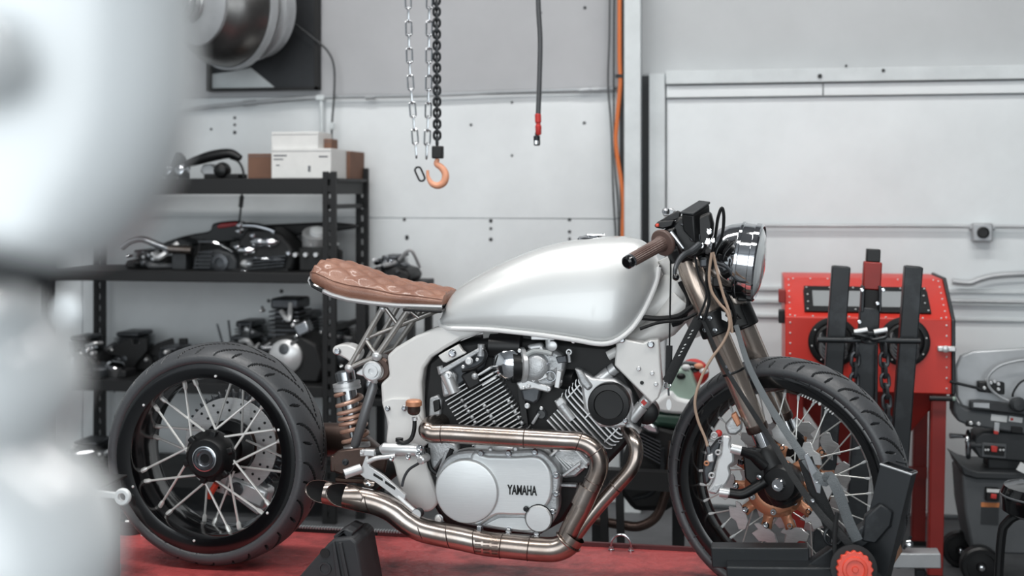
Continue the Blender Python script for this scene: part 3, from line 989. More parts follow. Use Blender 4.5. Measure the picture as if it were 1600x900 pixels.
for px, py, r in ((1017, 538, 5.5), (972, 531, 4.5)):
    bolt(px, py, YB - 0.132, r, gp, 'chrome_dull')
for px, py, r in ((998, 576, 3.6), (1019, 583, 3.4), (1025, 600, 3.4)):
    bolt(px, py, YB - 0.132, r, gp, 'alu')
MB().lathe([(0.0048, 0), (0.0048, 0.001)], P(1003, 598, YB - 0.1305), ny, 12).build('bracket_hole', 'black', gp)
MB().tube(PP([(950, 556), (966, 548)], YB - 0.1), 0.012, 12).build('bracket_stud', 'white_frame', gp)

# ================================================================ engine
core = [(668, 566), (690, 548), (720, 536), (780, 527), (960, 541), (986, 600), (1008, 640), (1000, 668), (975, 700), (950, 726), (915, 760), (880, 815), (840, 838), (700, 828), (676, 790), (660, 745), (664, 690), (660, 640)]
eng = plate(core, YB - 0.085, 0.2, 'engine', 'matte_black', moto, 0.01)

# rear cylinder: fins, head, rocker cover
st = Vector((3.5, 5.85, 0))
src = None
YR = YB - 0.115
for k in range(19):
    l = Vector((692, 621, 0)) + st * k + Vector((6 if k < 1 else 0, -3.6 if k < 1 else 0, 0))
    r_ = Vector((770, 574, 0)) + st * k
    a, c = P(l.x, l.y, YR), P(r_.x, r_.y, YR)
    MB().bar(a + Vector((0, 0.08, 0)), c + Vector((0, 0.08, 0)), U(2.1, YR), 0.16).build('cylinder_fin', 'alu', eng, bevel=0.0008, seg=1)
for (ax_, ay_), k0 in (((722, 626), 0), ((757, 634), 0), ((795, 627), 0)):
    for k in range(5):
        p = P(ax_ + k * 5.1, ay_ + k * 8.5, YR - 0.002)
        MB().ball(p, U(3.2, YR), 10).build('fin_damper', 'alu_cast', eng)
for k, (a, c) in enumerate((((747, 586), (768, 573)), ((751, 594), (772, 582)), ((755, 601), (776, 589)))):
    MB().bar(P(a[0], a[1], YR - 0.01), P(c[0], c[1], YR - 0.01), U(3, YR), 0.03).build('head_fin', 'alu', eng, bevel=0.001)
plate([(686, 582), (700, 574), (742, 548), (757, 544), (762, 556), (756, 574), (740, 586), (706, 612), (692, 616)], YR + 0.012, 0.14, 'cylinder_head', 'alu_dark', eng, 0.006)
plate([(688, 580), (700, 574), (714, 586), (712, 600), (720, 612), (692, 622), (689, 600)], YR - 0.004, 0.05, 'head_lug', 'alu_cast', eng, 0.006)
MB().tube(PP([(697, 584), (709, 614)], YR - 0.008), [0.016, 0.013], 14).build('head_column', 'alu', eng)
plate([(685, 580), (690, 576), (752, 541), (757, 546), (700, 580), (688, 586)], YR - 0.016, 0.03, 'rocker_cover_edge', 'alu_cast', eng, 0.003)
for px, py, r in ((701, 586, 6.8), (733, 564, 6.5), (746, 562, 3), (724, 573, 3)):
    bolt(px, py, YR - 0.014, r, eng, 'alu')
MB().tube(PP([(752, 538), (751, 556)], YR - 0.008), 0.009, 12).build('head_stud', 'alu_cast', eng)
MB().tube(PP([(687, 572), (690, 584)], YR - 0.006), 0.008, 12).build('head_stud', 'alu_cast', eng)
pipe([(722, 580), (740, 576), (755, 566), (760, 552), (757, 546)], YR - 0.02, 0.004, 'oil_line', 'black', eng, 8)
MB().box(P(738, 592, YR - 0.006), (0.04, 0.03, 0.045), Matrix.Rotation(R(-30), 3, 'Y')).build('spark_plug_cover', 'black', eng, bevel=0.006)
MB().ball(P(742, 588, YR - 0.026), 0.009, 10).build('spark_plug_cap', 'alu_cast', eng)
# bracket at the back of the rear cylinder
plate([(671, 622), (684, 617), (690, 626), (688, 650), (676, 660), (670, 650)], YB - 0.1, 0.06, 'rear_lug', 'alu_cast', eng, 0.004)
plate([(676, 627), (686, 624), (688, 640), (678, 645)], YB - 0.108, 0.02, 'rear_clip', 'black', eng, 0.003)

# front cylinder: fins that wrap round the head, round cover, frame spacers
YF = YB - 0.115
ux, uy = 0.695, -0.72           # towards the head (up and right)
fx, fy = 0.68, 0.733            # along a fin (down and right)
for k in range(12):
    cx, cy = 872 + ux * 7.4 * k + (0 if k < 6 else 1), 690 + uy * 7.4 * k
    hl = 46 if k < 4 else 58
    cx += 14
    bend = 0 if k < 5 else 10
    pts = [(cx - fx * hl + ux * bend * 0.9, cy - fy * hl + uy * bend * 0.9), (cx - fx * hl * 0.82 + ux * bend * 0.1, cy - fy * hl * 0.82 + uy * bend * 0.1), (cx, cy), (cx + fx * hl * 0.8, cy + fy * hl * 0.8), (cx + fx * hl + ux * bend * 0.7, cy + fy * hl + uy * bend * 0.7)]
    pp = spl(PP(pts, YF), 5)
    b = MB()
    w = U(2.3, YF)
    nrm = Vector((ux, 0, -uy)) * w / 2
    for i in range(len(pp)):
        for s_, dy in ((-1, 0), (1, 0), (1, 0.15), (-1, 0.15)):
            b.v.append(pp[i] + nrm * s_ + Vector((0, dy, 0)))
    for i in range(len(pp) - 1):
        o_ = i * 4
        b.f += [(o_ + j, o_ + (j + 1) % 4, o_ + 4 + (j + 1) % 4, o_ + 4 + j) for j in range(4)]
    b.f += [(3, 2, 1, 0), tuple(len(b.v) - 4 + j for j in range(4))]
    b.build('cylinder_fin', 'alu', eng)
for (ax_, ay_) in ((886, 622), (915, 652), (945, 690)):
    for k in range(4):
        MB().bar(P(ax_ + ux * 7.4 * k, ay_ + uy * 7.4 * k, YF - 0.001), P(ax_ + ux * 7.4 * (k + 1), ay_ + uy * 7.4 * (k + 1), YF - 0.001), U(2, YF), 0.02).build('fin_rib', 'alu', eng)
plate([(905, 578), (925, 590), (960, 592), (985, 612), (990, 640), (984, 668), (960, 670), (935, 668), (912, 640), (908, 610)], YF - 0.005, 0.1, 'front_head', 'alu', eng, 0.008, 2)
plate([(897, 575), (908, 579), (927, 604), (918, 612), (906, 600)], YF - 0.012, 0.06, 'head_cover', 'alu_cast', eng, 0.006)
plate([(975, 662), (985, 660), (1002, 678), (992, 682), (978, 672)], YF - 0.012, 0.06, 'head_cover', 'alu_cast', eng, 0.006)
q = P(952, 631, YF - 0.03)
b = MB().lathe([(U(30, YF), -0.03), (U(32.5, YF), -0.02), (U(32.5, YF), 0.012), (U(31, YF), 0.016), (U(23, YF), 0.018), (U(21.5, YF), 0.014), (0, 0.0135)], q, ny, 48)
cc_ = b.build('round_cover', 'black', eng)
bolt(977, 657, YF - 0.04, 4.5, eng, 'chrome_dull')
for a, c in (((932, 598), (962, 574)), ((985, 656), (1012, 624))):
    A, B = P(a[0], a[1], YB - 0.1), P(c[0], c[1], YB - 0.1)
    d = (B - A).normalized()
    L = (B - A).length
    MB().lathe([(0.013, 0), (0.016, 0.004), (0.016, L * 0.68), (0.012, L * 0.70), (0.012, L * 0.74), (0.015, L * 0.75), (0.015, L)], A, d, 18).build('frame_spacer', 'alu', eng)
MB().box(P(1006, 629, YB - 0.117), (0.012, 0.004, 0.01), Matrix.Rotation(R(45), 3, 'Y')).build('spacer_mark', 'warn_red', eng)
MB().lathe([(0.03, -0.05), (0.03, 0.0), (0.02, 0.006)], P(1010, 645, YB - 0.06), ny, 24).build('horn', 'black', eng)
# lower barrel and case ribs to the right of the big cover
plate([(862, 702), (905, 702), (925, 722), (900, 745), (880, 748), (868, 730)], YB - 0.11, 0.1, 'barrel_base', 'alu_cast', eng, 0.006)
for k in range(6):
    MB().bar(P(868 + 6.5 * k, 712 + 3 * k, YB - 0.113), P(888 + 6 * k, 735 - 1 * k, YB - 0.113), U(1.8, YB), 0.012).build('case_rib', 'alu', eng)
MB().bar(P(880, 742, YB - 0.12), P(908, 722, YB - 0.12), U(5, YB), 0.03).build('case_arm', 'alu', eng, bevel=0.002)
MB().bar(P(877, 757, YB - 0.11), P(902, 758, YB - 0.11), U(5, YB), 0.02).build('case_stud', 'alu_cast', eng, bevel=0.002)
MB().bar(P(856, 716, YB - 0.12), P(872, 702, YB - 0.12), U(4, YB), 0.03).build('case_arm', 'alu', eng, bevel=0.002)
# cast lugs above the big cover
plate([(668, 690), (690, 684), (712, 694), (716, 706), (690, 720), (676, 740), (668, 716)], YB - 0.12, 0.08, 'case_lug', 'alu_cast', eng, 0.006)
plate([(740, 694), (770, 692), (800, 698), (836, 694), (858, 700), (860, 712), (740, 712)], YB - 0.12, 0.08, 'case_top', 'alu_cast', eng, 0.006)
for px, py, r in ((807, 700, 5), (768, 701, 4)):
    MB().lathe([(U(r, YB), 0), (U(r, YB), 0.012), (U(r * 0.5, YB), 0.016)], P(px, py, YB - 0.135), ny, 16).build('case_plug', 'alu', eng)
MB().tube(PP([(690, 740), (706, 702)], YB - 0.145), 0.006, 10).build('case_strut', 'matte_black', eng)
MB().tube(PP([(684, 745), (698, 706)], YB - 0.14), 0.005, 10).build('case_strut', 'alu', eng)
pipe([(668, 700), (672, 730), (684, 742), (692, 752)], YB - 0.13, 0.006, 'case_hose', 'black', eng, 8)

# carburettors and intake
YK = YB - 0.12
cb = MB().lathe([(U(25, YK), -0.06), (U(28, YK), -0.03), (U(28, YK), -0.012), (U(24, YK), 0.004), (U(14, YK), 0.014), (0, 0.017)], P(791, 567, YK - 0.004), (-0.25, -0.95, 0.1), 36).build('air_filter', 'chrome', moto)
carb = plate([(820, 548), (838, 540), (868, 548), (884, 560), (880, 590), (862, 604), (838, 604), (822, 588)], YK, 0.09, 'carburetor', 'alu_cast', moto, 0.008)
MB().lathe([(U(24, YK), -0.01), (U(24, YK), 0.006), (U(20, YK), 0.014), (U(12, YK), 0.018), (0, 0.019)], P(834, 573, YK - 0.004), (-0.15, -1, 0.05), 32).build('diaphragm_cover', 'alu_cast', carb)
MB().lathe([(U(27, YK), -0.006), (U(29, YK), -0.005), (U(29, YK), 0.005), (U(27, YK), 0.006)], P(815, 571, YK + 0.008), (-0.9, -0.42, 0), 32).build('intake_clamp', 'alu', carb)
MB().lathe([(U(25, YK), -0.02), (U(26, YK), 0.022)], P(813, 572, YK + 0.014), (-0.9, -0.3, 0), 28).build('intake_boot', 'black', carb)
plate([(813, 608), (838, 602), (846, 606), (842, 626), (834, 632), (816, 626)], YK - 0.004, 0.05, 'float_bowl', 'alu_dark', carb, 0.006)
plate([(806, 598), (828, 592), (840, 598), (860, 604), (858, 614), (834, 608), (812, 610)], YK - 0.012, 0.05, 'bowl_flange', 'alu', carb, 0.004)
MB().lathe([(U(17, YK), 0), (U(17, YK), 0.03)], P(862, 584, YK + 0.03), (0.9, -0.4, 0.1), 28).build('outlet_tube', 'alu_cast', carb)
MB().bar(P(876, 578, YK - 0.01), P(872, 604, YK - 0.01), U(8, YK), 0.05).build('clamp_band', 'alu', carb, bevel=0.002)
MB().lathe([(U(16, YK), 0), (U(16, YK), 0.04)], P(880, 592, YK + 0.04), (0.9, -0.4, 0.0), 24).build('outlet_boot', 'black', carb)
pipe([(818, 566), (822, 556), (834, 549), (850, 550), (862, 553)], YK - 0.018, 0.0062, 'fuel_hose', 'plastic_clear', carb, 10)
MB().tube(PP([(858, 524), (859, 556)], YK), [0.011, 0.008], 12).build('petcock', 'alu', carb)
MB().box(P(850, 527, YK + 0.01), (0.06, 0.04, 0.01)).build('petcock_plate', 'alu', carb, bevel=0.002)
MB().lathe([(0.012, 0), (0.012, 0.012), (0.006, 0.014)], P(864, 540, YK - 0.01), ny, 14).build('petcock_knob', 'alu', carb)
plate([(822, 540), (846, 536), (850, 546), (828, 549)], YK - 0.004, 0.03, 'fuel_filter', 'alu', carb, 0.006)
plate([(868, 558), (884, 556), (886, 566), (872, 568)], YK - 0.01, 0.03, 'linkage_plate', 'alu_dark', carb, 0.002)
MB().tube(PP([(848, 578), (858, 566)], YK - 0.014), 0.003, 8).build('linkage_rod', 'chrome', carb)
MB().tube(PP([(888, 550), (890, 566)], YK - 0.0), 0.004, 8).build('linkage_rod', 'alu', carb)
MB().torus(P(889, 550, YK), ny, 0.006, 0.0025, 14, 6).build('linkage_eye', 'alu', carb)
plate([(835, 590), (845, 578), (852, 582), (856, 590), (842, 596)], YK - 0.018, 0.01, 'throttle_cam', 'alu', carb, 0.002)
MB().torus(P(860, 588, YK - 0.014), ny, U(8, YK), 0.0022, 18, 6).build('throttle_spring', 'chrome_dull', carb)
for px, py, r in ((826, 603, 3.2), (858, 608, 3.2), (834, 594, 3.0), (824, 634, 4.5), (846, 638, 3), (876, 596, 3), (818, 606, 2.6), (896, 533, 3.6), (846, 545, 3), (812, 548, 3.2)):
    bolt(px, py, YK - 0.014, r, carb, 'alu')
MB().lathe([(0.013, -0.02), (0.014, 0.0), (0.01, 0.006)], P(846, 647, YB - 0.09), ny, 18).build('oil_cap', 'rubber', eng)
MB().bar(P(812, 585, YB - 0.105), P(822, 668, YB - 0.105), U(9, YB), 0.02).build('cylinder_strap', 'black', eng)
MB().tube(PP([(832, 662), (842, 646)], YB - 0.1), 0.004, 8).build('oil_pipe', 'alu', eng)
plate([(866, 628), (876, 620), (884, 628), (886, 640), (876, 646)], YF - 0.01, 0.05, 'spark_plug_cap', 'alu', eng, 0.004)
MB().tube(PP([(876, 632), (894, 656)], YF - 0.006), 0.011, 12).build('plug_column', 'alu_cast', eng)
# dark hoses under the tank
pipe([(780, 524), (840, 534), (900, 548), (930, 560), (958, 556)], YB - 0.05, 0.02, 'breather_hose', 'rubber', eng, 12)
MB().lathe([(0.03, 0), (0.032, 0.05), (0.03, 0.08)], P(766, 540, YB - 0.1), (1, 0, 0.0), 24).build('air_box', 'black', eng)

# ---------------------------------------------------------------- big left cover with lettering
YV = YB - 0.175
out = [(681, 768), (682, 745), (690, 725), (704, 712), (722, 706), (747, 705), (790, 706), (830, 704), (846, 706), (860, 717), (872, 732), (875, 750), (872, 772), (872, 795), (866, 813), (852, 828), (838, 835), (815, 833), (795, 831), (770, 827), (752, 824), (728, 820), (708, 813), (692, 798)]
cov = plate(out, YV + 0.012, 0.06, 'engine_cover', 'alu_cast', moto, 0.006, 2, True)
rs = [(762, 713), (800, 714), (836, 713), (852, 722), (862, 742), (862, 775), (850, 796), (834, 805), (800, 806), (775, 806)]
plate([(735, 714)] + rs + [(738, 818)], YV, 0.03, 'cover_face', 'alu_brushed', cov, 0.007, 3, True)
q = P(730, 767, YV)
MB().lathe([(U(51, YV), -0.03), (U(51, YV), 0.006), (U(49, YV), 0.011), (U(46, YV), 0.012), (0, 0.0125)], q, ny, 64).build('clutch_face', 'alu_brushed', cov)
plate([(780, 808), (818, 808), (834, 818), (836, 830), (815, 830), (772, 824), (756, 820)], YV + 0.008, 0.02, 'lower_face', 'alu_brushed', cov, 0.003)
MB().lathe([(U(21, YV), -0.02), (U(21, YV), 0.004), (U(19, YV), 0.008), (0, 0.0085)], P(842, 810, YV), ny, 36).build('small_cap', 'alu_brushed', cov)
MB().torus(P(842, 810, YV - 0.0025), ny, U(21.4, YV), 0.0014, 36, 6).build('cap_joint', 'black', cov)
for px, py in ((752, 708), (795, 708), (836, 706), (869, 742), (869, 771), (864, 799), (839, 833), (795, 829), (750, 826)):
    bolt(px, py, YV + 0.008, 5.6, cov, 'chrome_dull')
bolt(686, 810, YV + 0.02, 7, cov, 'alu')
bolt(822, 795, YV - 0.004, 4.4, cov, 'steel_black')
me = text_mesh('YAMAHA', 0.0316, 0.0012)
me.materials.append(MATS['black'])
o = bpy.data.objects.new('lettering', me)
place(o, P(816, 766.5, YV) + Vector((0, -0.0012, 0)), cov)
xs_ = [v.co.x for v in me.vertices]
wtxt = (P(839, 766, YV) - P(793, 766, YV)).length
o.rotation_euler = (R(90), 0, 0)
o.scale = (wtxt / (max(xs_) - min(xs_)), 1.02, 1)

# ---------------------------------------------------------------- exhaust
YE = YB - 0.185
hd_ = pipe([(690, 660, YB - 0.08), (674, 664, YB - 0.14), (668, 672, YE + 0.006), (676, 677, YE), (700, 677.5), (760, 681), (820, 684.5), (880, 688), (905, 690), (925, 700), (935, 716), (935, 735), (926, 757), (917, 775), (905, 800), (893, 822), (884, 842)], YE, 0.0232, 'exhaust_header', 'pipe_steel', moto, 24, 8)
pipe([(978, 668, YB - 0.1), (990, 688, YB - 0.14), (994, 708, YB - 0.155), (986, 732, YB - 0.16), (962, 760, YB - 0.16), (935, 790, YB - 0.16), (912, 818, YB - 0.165), (890, 848, YB - 0.175)], YE, 0.0182, 'exhaust_header', 'pipe_steel', moto, 24, 8)
MB().tube(PP([(921, 762), (908, 790)], YE), 0.0268, 24).build('slip_joint', 'pipe_steel', hd_)


def slash_pipe(pts, r, name, parent):
    """open pipe whose end is cut on the slant, with a black bore"""
    q = spl(PP(pts, YE), 8)
    n = 28
    b = MB().tube(q, r, n, caps=False)
    i = MB().tube(q[-14:], r - 0.0015, n, caps=False)
    for m_, rad_ in ((b, r), (i, r)):
        for j in range(len(m_.v) - n, len(m_.v)):
            m_.v[j].x -= (m_.v[j].y - q[-1].y) * 1.9
    i.f.append(tuple(range(n)))
    o = b.build(name, 'pipe_steel', parent, norm=False)
    i.build('bore', 'bore_black', o, norm=False)
    MB().tube(b.v[-n:], 0.0013, 6, closed=True).build('tip_rim', 'pipe_steel', o)
    return o


mat('bore_black', (9, 9, 10), 0.9)  # plain black lining of the pipe ends
mf = slash_pipe([(897, 836), (886, 850), (868, 858), (842, 858), (800, 854), (760, 849.5), (720, 841), (680, 833), (655, 826), (634, 814), (612, 797), (588, 786), (562, 780), (537, 774)], 0.030, 'exhaust_silencer', moto)
slash_pipe([(640, 812, YE + 0.02), (612, 795, YE + 0.05), (575, 783, YE + 0.062), (545, 777, YE + 0.064), (503, 768, YE + 0.064)], 0.029, 'exhaust_tip', moto)


def weld(px, py, Y, axdir, R_, parent, m='weld', r=0.0014):
    MB().torus(P(px, py, Y), axdir, R_, r, 32, 6).build('weld_seam', m, parent)


for px, py, a in ((827, 856.5, (1, 0, -0.1)), (784, 852.5, (1, 0, -0.1)), (743, 846, (1, 0, 0.13)), (702, 837.5, (1, 0, 0.2)), (660, 828, (1, 0, 0.4)), (633, 813, (1, 0, 0.9)), (577, 783.5, (1, 0, 0.3))):
    weld(px, py, YE, a, 0.0303, mf)
for px, py, a in ((691, 677.5, (1, 0, 0)), (820, 684.5, (1, 0, -0.04)), (905, 690, (1, 0, -0.4)), (930, 706, (0.6, 0, -0.8)), (928, 752, (0.35, 0, 0.9))):
    weld(px, py, YE, a, 0.0234, hd_)
weld(888, 846, YE, (0.6, 0, 0.8), 0.0335, mf, 'pipe_steel', 0.003)
weld(962, 760, YB - 0.16, (0.7, 0, 0.7), 0.0185, hd_)
# tack plate with embossed bars on the silencer
b = MB()
A0 = P(764, 850, YE)
for i in range(3):
    for j in range(4):
        a = R(-28 + j * 17)
        c = A0 + Vector((-0.022 + i * 0.021, -0.0305 * math.cos(a), 0.0305 * math.sin(a) + 0.0 - (-0.022 + i * 0.021) * -0.08 * -1))
        b.box(c, (0.015, 0.002, 0.005), Matrix.Rotation(-a, 3, 'X'))
stuff(b.build('embossed_badge', 'weld', mf))
MB().box(P(749, 828, YE + 0.0), (0.012, 0.012, 0.022)).build('silencer_bracket', 'chrome_dull', mf, bevel=0.002)
MB().box(P(686, 818, YE + 0.02), (0.034, 0.012, 0.008)).build('silencer_bracket', 'chrome_dull', mf, bevel=0.002)

# ---------------------------------------------------------------- foot controls
YP = YB - 0.18
rset = plate([(566, 727), (571, 712), (562, 706), (566, 702), (574, 710), (577, 728), (600, 744), (618, 760), (634, 774), (632, 783), (622, 781), (600, 764), (584, 752), (570, 748), (558, 738)], YP, 0.012, 'rearset', 'alu', moto, 0.002)
for pts in ([(584, 739), (598, 748), (598, 752), (583, 743)], [(602, 751), (618, 762), (617, 766), (601, 755)]):
    plate(pts, YP - 0.0006, 0.002, 'slot', 'matte_black', rset, 0)
MB().tube([P(538, 741, YP - 0.02), P(564, 732, YP)], 0.0125, 16).build('foot_peg', 'alu', rset)
MB().lathe([(0.0055, 0), (0.0055, 0.002)], P(537.5, 741.3, YP - 0.0215), (-0.8, -0.6, -0.2), 12).build('peg_bore', 'black', rset)
MB().tube([P(622, 776, YP + 0.004), P(652, 802, YP)], 0.006, 12).build('shift_arm', 'alu', rset)
MB().tube([P(655, 801, YP + 0.03), P(651, 803, YP - 0.008)], 0.0125, 18).build('shift_peg', 'rubber_grey', rset)
MB().lathe([(0.0115, 0), (0.0115, 0.003)], P(651, 803, YP - 0.008), ny, 18).build('peg_end', 'alu', rset)
pipe([(574, 722), (588, 716), (604, 714), (618, 712)], YP - 0.004, 0.006, 'brake_arm', 'alu', rset, 10)
mc = MB().tube(PP([(596, 704), (600, 702), (650, 703), (660, 706)], YP + 0.01), [0.012, 0.0165, 0.0165, 0.013], 18).build('rear_master_cylinder', 'alu', moto)
MB().tube(PP([(564, 708), (590, 707)], YP + 0.01), 0.0085, 12).build('push_rod', 'alu', mc)
MB().box(P(578, 707, YP + 0.008), (0.03, 0.02, 0.016)).build('clevis', 'alu', mc, bevel=0.003)
MB().tube(PP([(589, 707), (597, 705)], YP + 0.01), 0.012, 12).build('boot', 'black', mc)
MB().lathe([(0.0105, 0), (0.0105, 0.03), (0.007, 0.033)], P(667, 714, YP + 0.012), (-0.3, -1, -0.1), 16).build('rear_pivot', 'alu', mc)
for px, py, r in ((612, 716, 4.5), (638, 714, 4.5), (656, 700, 5.5), (654, 710, 5)):
    bolt(px, py, YP - 0.005, r, mc, 'chrome')
MB().lathe([(0.007, 0), (0.007, 0.01), (0.010, 0.014), (0.010, 0.022)], P(624, 698, YP + 0.01), (0, 0, 1), 12).build('hose_nipple', 'black', mc)
pipe([(624, 690), (632, 692), (642, 686), (647, 672), (648, 652)], YP + 0.004, 0.0055, 'reservoir_hose', 'black', mc, 10)
q = P(646.5, 646, YP + 0.004)
rv = MB().lathe([(0.008, -0.004), (0.014, 0.0), (0.0165, 0.006), (0.0165, 0.018), (0.017, 0.02)], q, (0, 0, 1), 24).build('brake_fluid_reservoir', 'bronze_dark', moto)
MB().lathe([(0.0175, 0.018), (0.0205, 0.02), (0.0205, 0.030), (0.017, 0.034), (0.012, 0.035), (0, 0.034)], q, (0, 0, 1), 24).build('cap', 'orange_anod', rv)
MB().tube(PP([(648, 652), (648, 657)], YP + 0.004), 0.0072, 10).build('hose_clip', 'alu', rv)
bolt(632, 637, YP + 0.02, 4, rv, 'chrome_dull')
pipe([(664, 706), (664, 716), (654, 724), (640, 733), (632, 745), (628, 760)], YP + 0.01, 0.0035, 'brake_hose', 'alu_dark', mc, 8)

# ================================================================ front end
CF = P(1215, 757, YB - 0.05) - NL * 0.05
frim = [(0.268, 0.050), (0.268, 0.055), (0.258, 0.057), (0.238, 0.052), (0.235, 0.046), (0.226, 0.03), (0.222, 0.0), (0.226, -0.03), (0.235, -0.046), (0.238, -0.052), (0.258, -0.057), (0.268, -0.055), (0.268, -0.05), (0.25, -0.035), (0.25, 0.035), (0.268, 0.05)]
fw_ = ring(frim, CF, HD, NL, 'front_wheel', 'gloss_black', moto, 120, angle=40)
tp = [(0.262, 0.047), (0.268, 0.056), (0.276, 0.061), (0.285, 0.060), (0.294, 0.052), (0.302, 0.038), (0.308, 0.020), (0.310, 0.0)]
tp = resample(tp + [(r, -t) for r, t in tp[-2::-1]], 48)
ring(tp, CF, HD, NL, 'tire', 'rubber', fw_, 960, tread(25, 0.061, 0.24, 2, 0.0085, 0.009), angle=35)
MB().lathe([(0.02, -0.07), (0.04, -0.065), (0.052, -0.05), (0.052, -0.044), (0.034, -0.036), (0.03, 0.0), (0.034, 0.036), (0.052, 0.044), (0.052, 0.05), (0.04, 0.065), (0.02, 0.07)], CF, NL, 36).build('hub', 'alu', fw_)
spokes(CF, HD, NL, fw_, 0.048, 0.228, 0.045, 0.012, 18, R(46), 0.0019, R(4), 'spoke_silver', 'print_white', R(4.2))


def fp(r, a, t):
    """front wheel polar point"""
    return CF + (HD * math.cos(a) + Vector((0, 0, 1)) * math.sin(a)) * r + NL * t


# rim print: slanted marks and a small shield
b = MB()
for k in range(11):
    if k == 6:
        continue
    a = R(74 - 1.75 * k - (3 if k > 6 else 0))
    p = fp(0.2365, a, 0.0535)
    b.prism([fp(0.2315, a + 0.009, 0.0525), fp(0.2315, a - 0.004, 0.0525), fp(0.2375, a - 0.009, 0.0535), fp(0.2375, a + 0.002, 0.0535)], NL * 0.0012)
a = R(74 - 1.75 * 6.4)
b.prism([fp(0.230, a, 0.0525), fp(0.234, a - 0.016, 0.053), fp(0.2385, a - 0.012, 0.0535), fp(0.2385, a + 0.012, 0.0535), fp(0.234, a + 0.016, 0.053)], NL * 0.0012)
stuff(b.build('rim_print', 'print_white', fw_))


def disc(t0, parent, near=True):
    """wave rotor: anodised carrier and floating segments"""
    b = MB()
    n = 10
    m = 40
    b.v = [fp(0.034, 2 * PI * i / m, t0) for i in range(m)] + [fp(0.075, 2 * PI * i / m, t0) for i in range(m)]
    b.f = [(i, (i + 1) % m, m + (i + 1) % m, m + i) for i in range(m)]
    for k in range(n):
        a = 2 * PI * k / n + R(6)
        w0, w1 = 0.30, 0.13
        o_ = len(b.v)
        b.v += [fp(0.066, a - w0, t0), fp(0.078, a - w0 * 0.55, t0), fp(0.093, a - w1, t0), fp(0.107, a - w1, t0), fp(0.107, a + w1, t0), fp(0.093, a + w1, t0), fp(0.078, a + w0 * 0.55, t0), fp(0.066, a + w0, t0)]
        b.f.append(tuple(range(o_, o_ + 8)))
    ca = b.build('disc_carrier', 'orange_anod', parent, solid=0.005)
    for k in range(n):
        a = 2 * PI * k / n + R(6)
        MB().lathe([(0.0085, 0), (0.0085, 0.004), (0.006, 0.006), (0.0045, 0.006), (0.004, 0.003), (0, 0.003)], fp(0.1, a, t0), NL, 14).build('disc_button', 'chrome', parent)
        h = fp(0.070, a, t0 + 0.0008)
        b = MB().lathe([(0.007, 0), (0.007, 0.001)], h, NL, 3)
        b.build('carrier_window', 'black', parent)
    for k in range(n):
        a = 2 * PI * k / n + R(6)
        w = PI / n
        pts = [(0.103, -0.62), (0.112, -0.9), (0.118, -0.5), (0.136, -0.75), (0.146, -0.2), (0.140, 0.15), (0.150, 0.55), (0.138, 0.85), (0.116, 0.7), (0.108, 0.35)]
        MB().prism([fp(r, a + w * s_, t0 - 0.003) for r, s_ in pts], NL * 0.006).build('disc_segment', 'disc_steel', parent, bevel=0.001, seg=1)
    for k in range(6):
        a = 2 * PI * k / 6 + R(30)
        MB().lathe([(0.0095, 0), (0.0095, 0.004), (0.0075, 0.009), (0.004, 0.009), (0.0035, 0.005), (0, 0.005)], fp(0.062, a, t0), NL, 14).build('disc_bolt', 'chrome', parent)
    return ca


disc(0.072, fw_)
disc(-0.072, fw_)
MB().lathe([(0.012, 0.04), (0.045, 0.05), (0.047, 0.078), (0.035, 0.086), (0.016, 0.088)], CF, NL, 32).build('hub_cap', 'black', fw_)

# ---------------------------------------------------------------- fork legs
YL = YB - 0.104
A = P(1064, 386, YL)
Bp = P(1199, 706, YL)
axf = (Bp - A).normalized()
LF = (Bp - A).length
OFF = -NL * 0.18
fork = MB().tube([A + OFF * 0.5 + axf * 0.0, A + OFF * 0.5 + axf * 0.2], 0.016, 16).build('front_fork', 'steel_black', moto)
for s_ in (0, 1):
    o0 = A + OFF * s_
    MB().lathe([(0.026, 0.0), (0.028, 0.004), (0.028, 0.055), (0.0305, 0.06), (0.0305, 0.2), (0.0285, 0.204), (0.0285, 0.33), (0.0275, 0.333), (0.0275, 0.40), (0.0262, 0.47), (0.0245, 0.475)], o0, axf, 32).build('outer_tube', 'fork_bronze', fork)
    MB().lathe([(0.0285, 0.326), (0.0292, 0.327), (0.0292, 0.331), (0.0285, 0.332)], o0, axf, 32).build('tube_ring', 'black', fork)
    MB().lathe([(0.0245, 0.465), (0.0275, 0.468), (0.0275, 0.482), (0.025, 0.486)], o0, axf, 32).build('dust_seal', 'bronze_dark', fork)
    MB().lathe([(0.0215, 0.47), (0.0215, LF + 0.01)], o0, axf, 28).build('slider', 'chrome', fork)
    ft = o0 + axf * (LF - 0.005)
    MB().lathe([(0.0235, -0.012), (0.031, 0.0), (0.034, 0.04), (0.041, 0.065), (0.044, 0.10), (0.038, 0.13), (0.022, 0.142)], ft, axf, 24).build('fork_foot', 'black', fork)
    MB().lathe([(0.019, 0), (0.019, 0.02), (0.012, 0.022)], o0, -axf, 20).build('fork_cap', 'steel_black', fork)
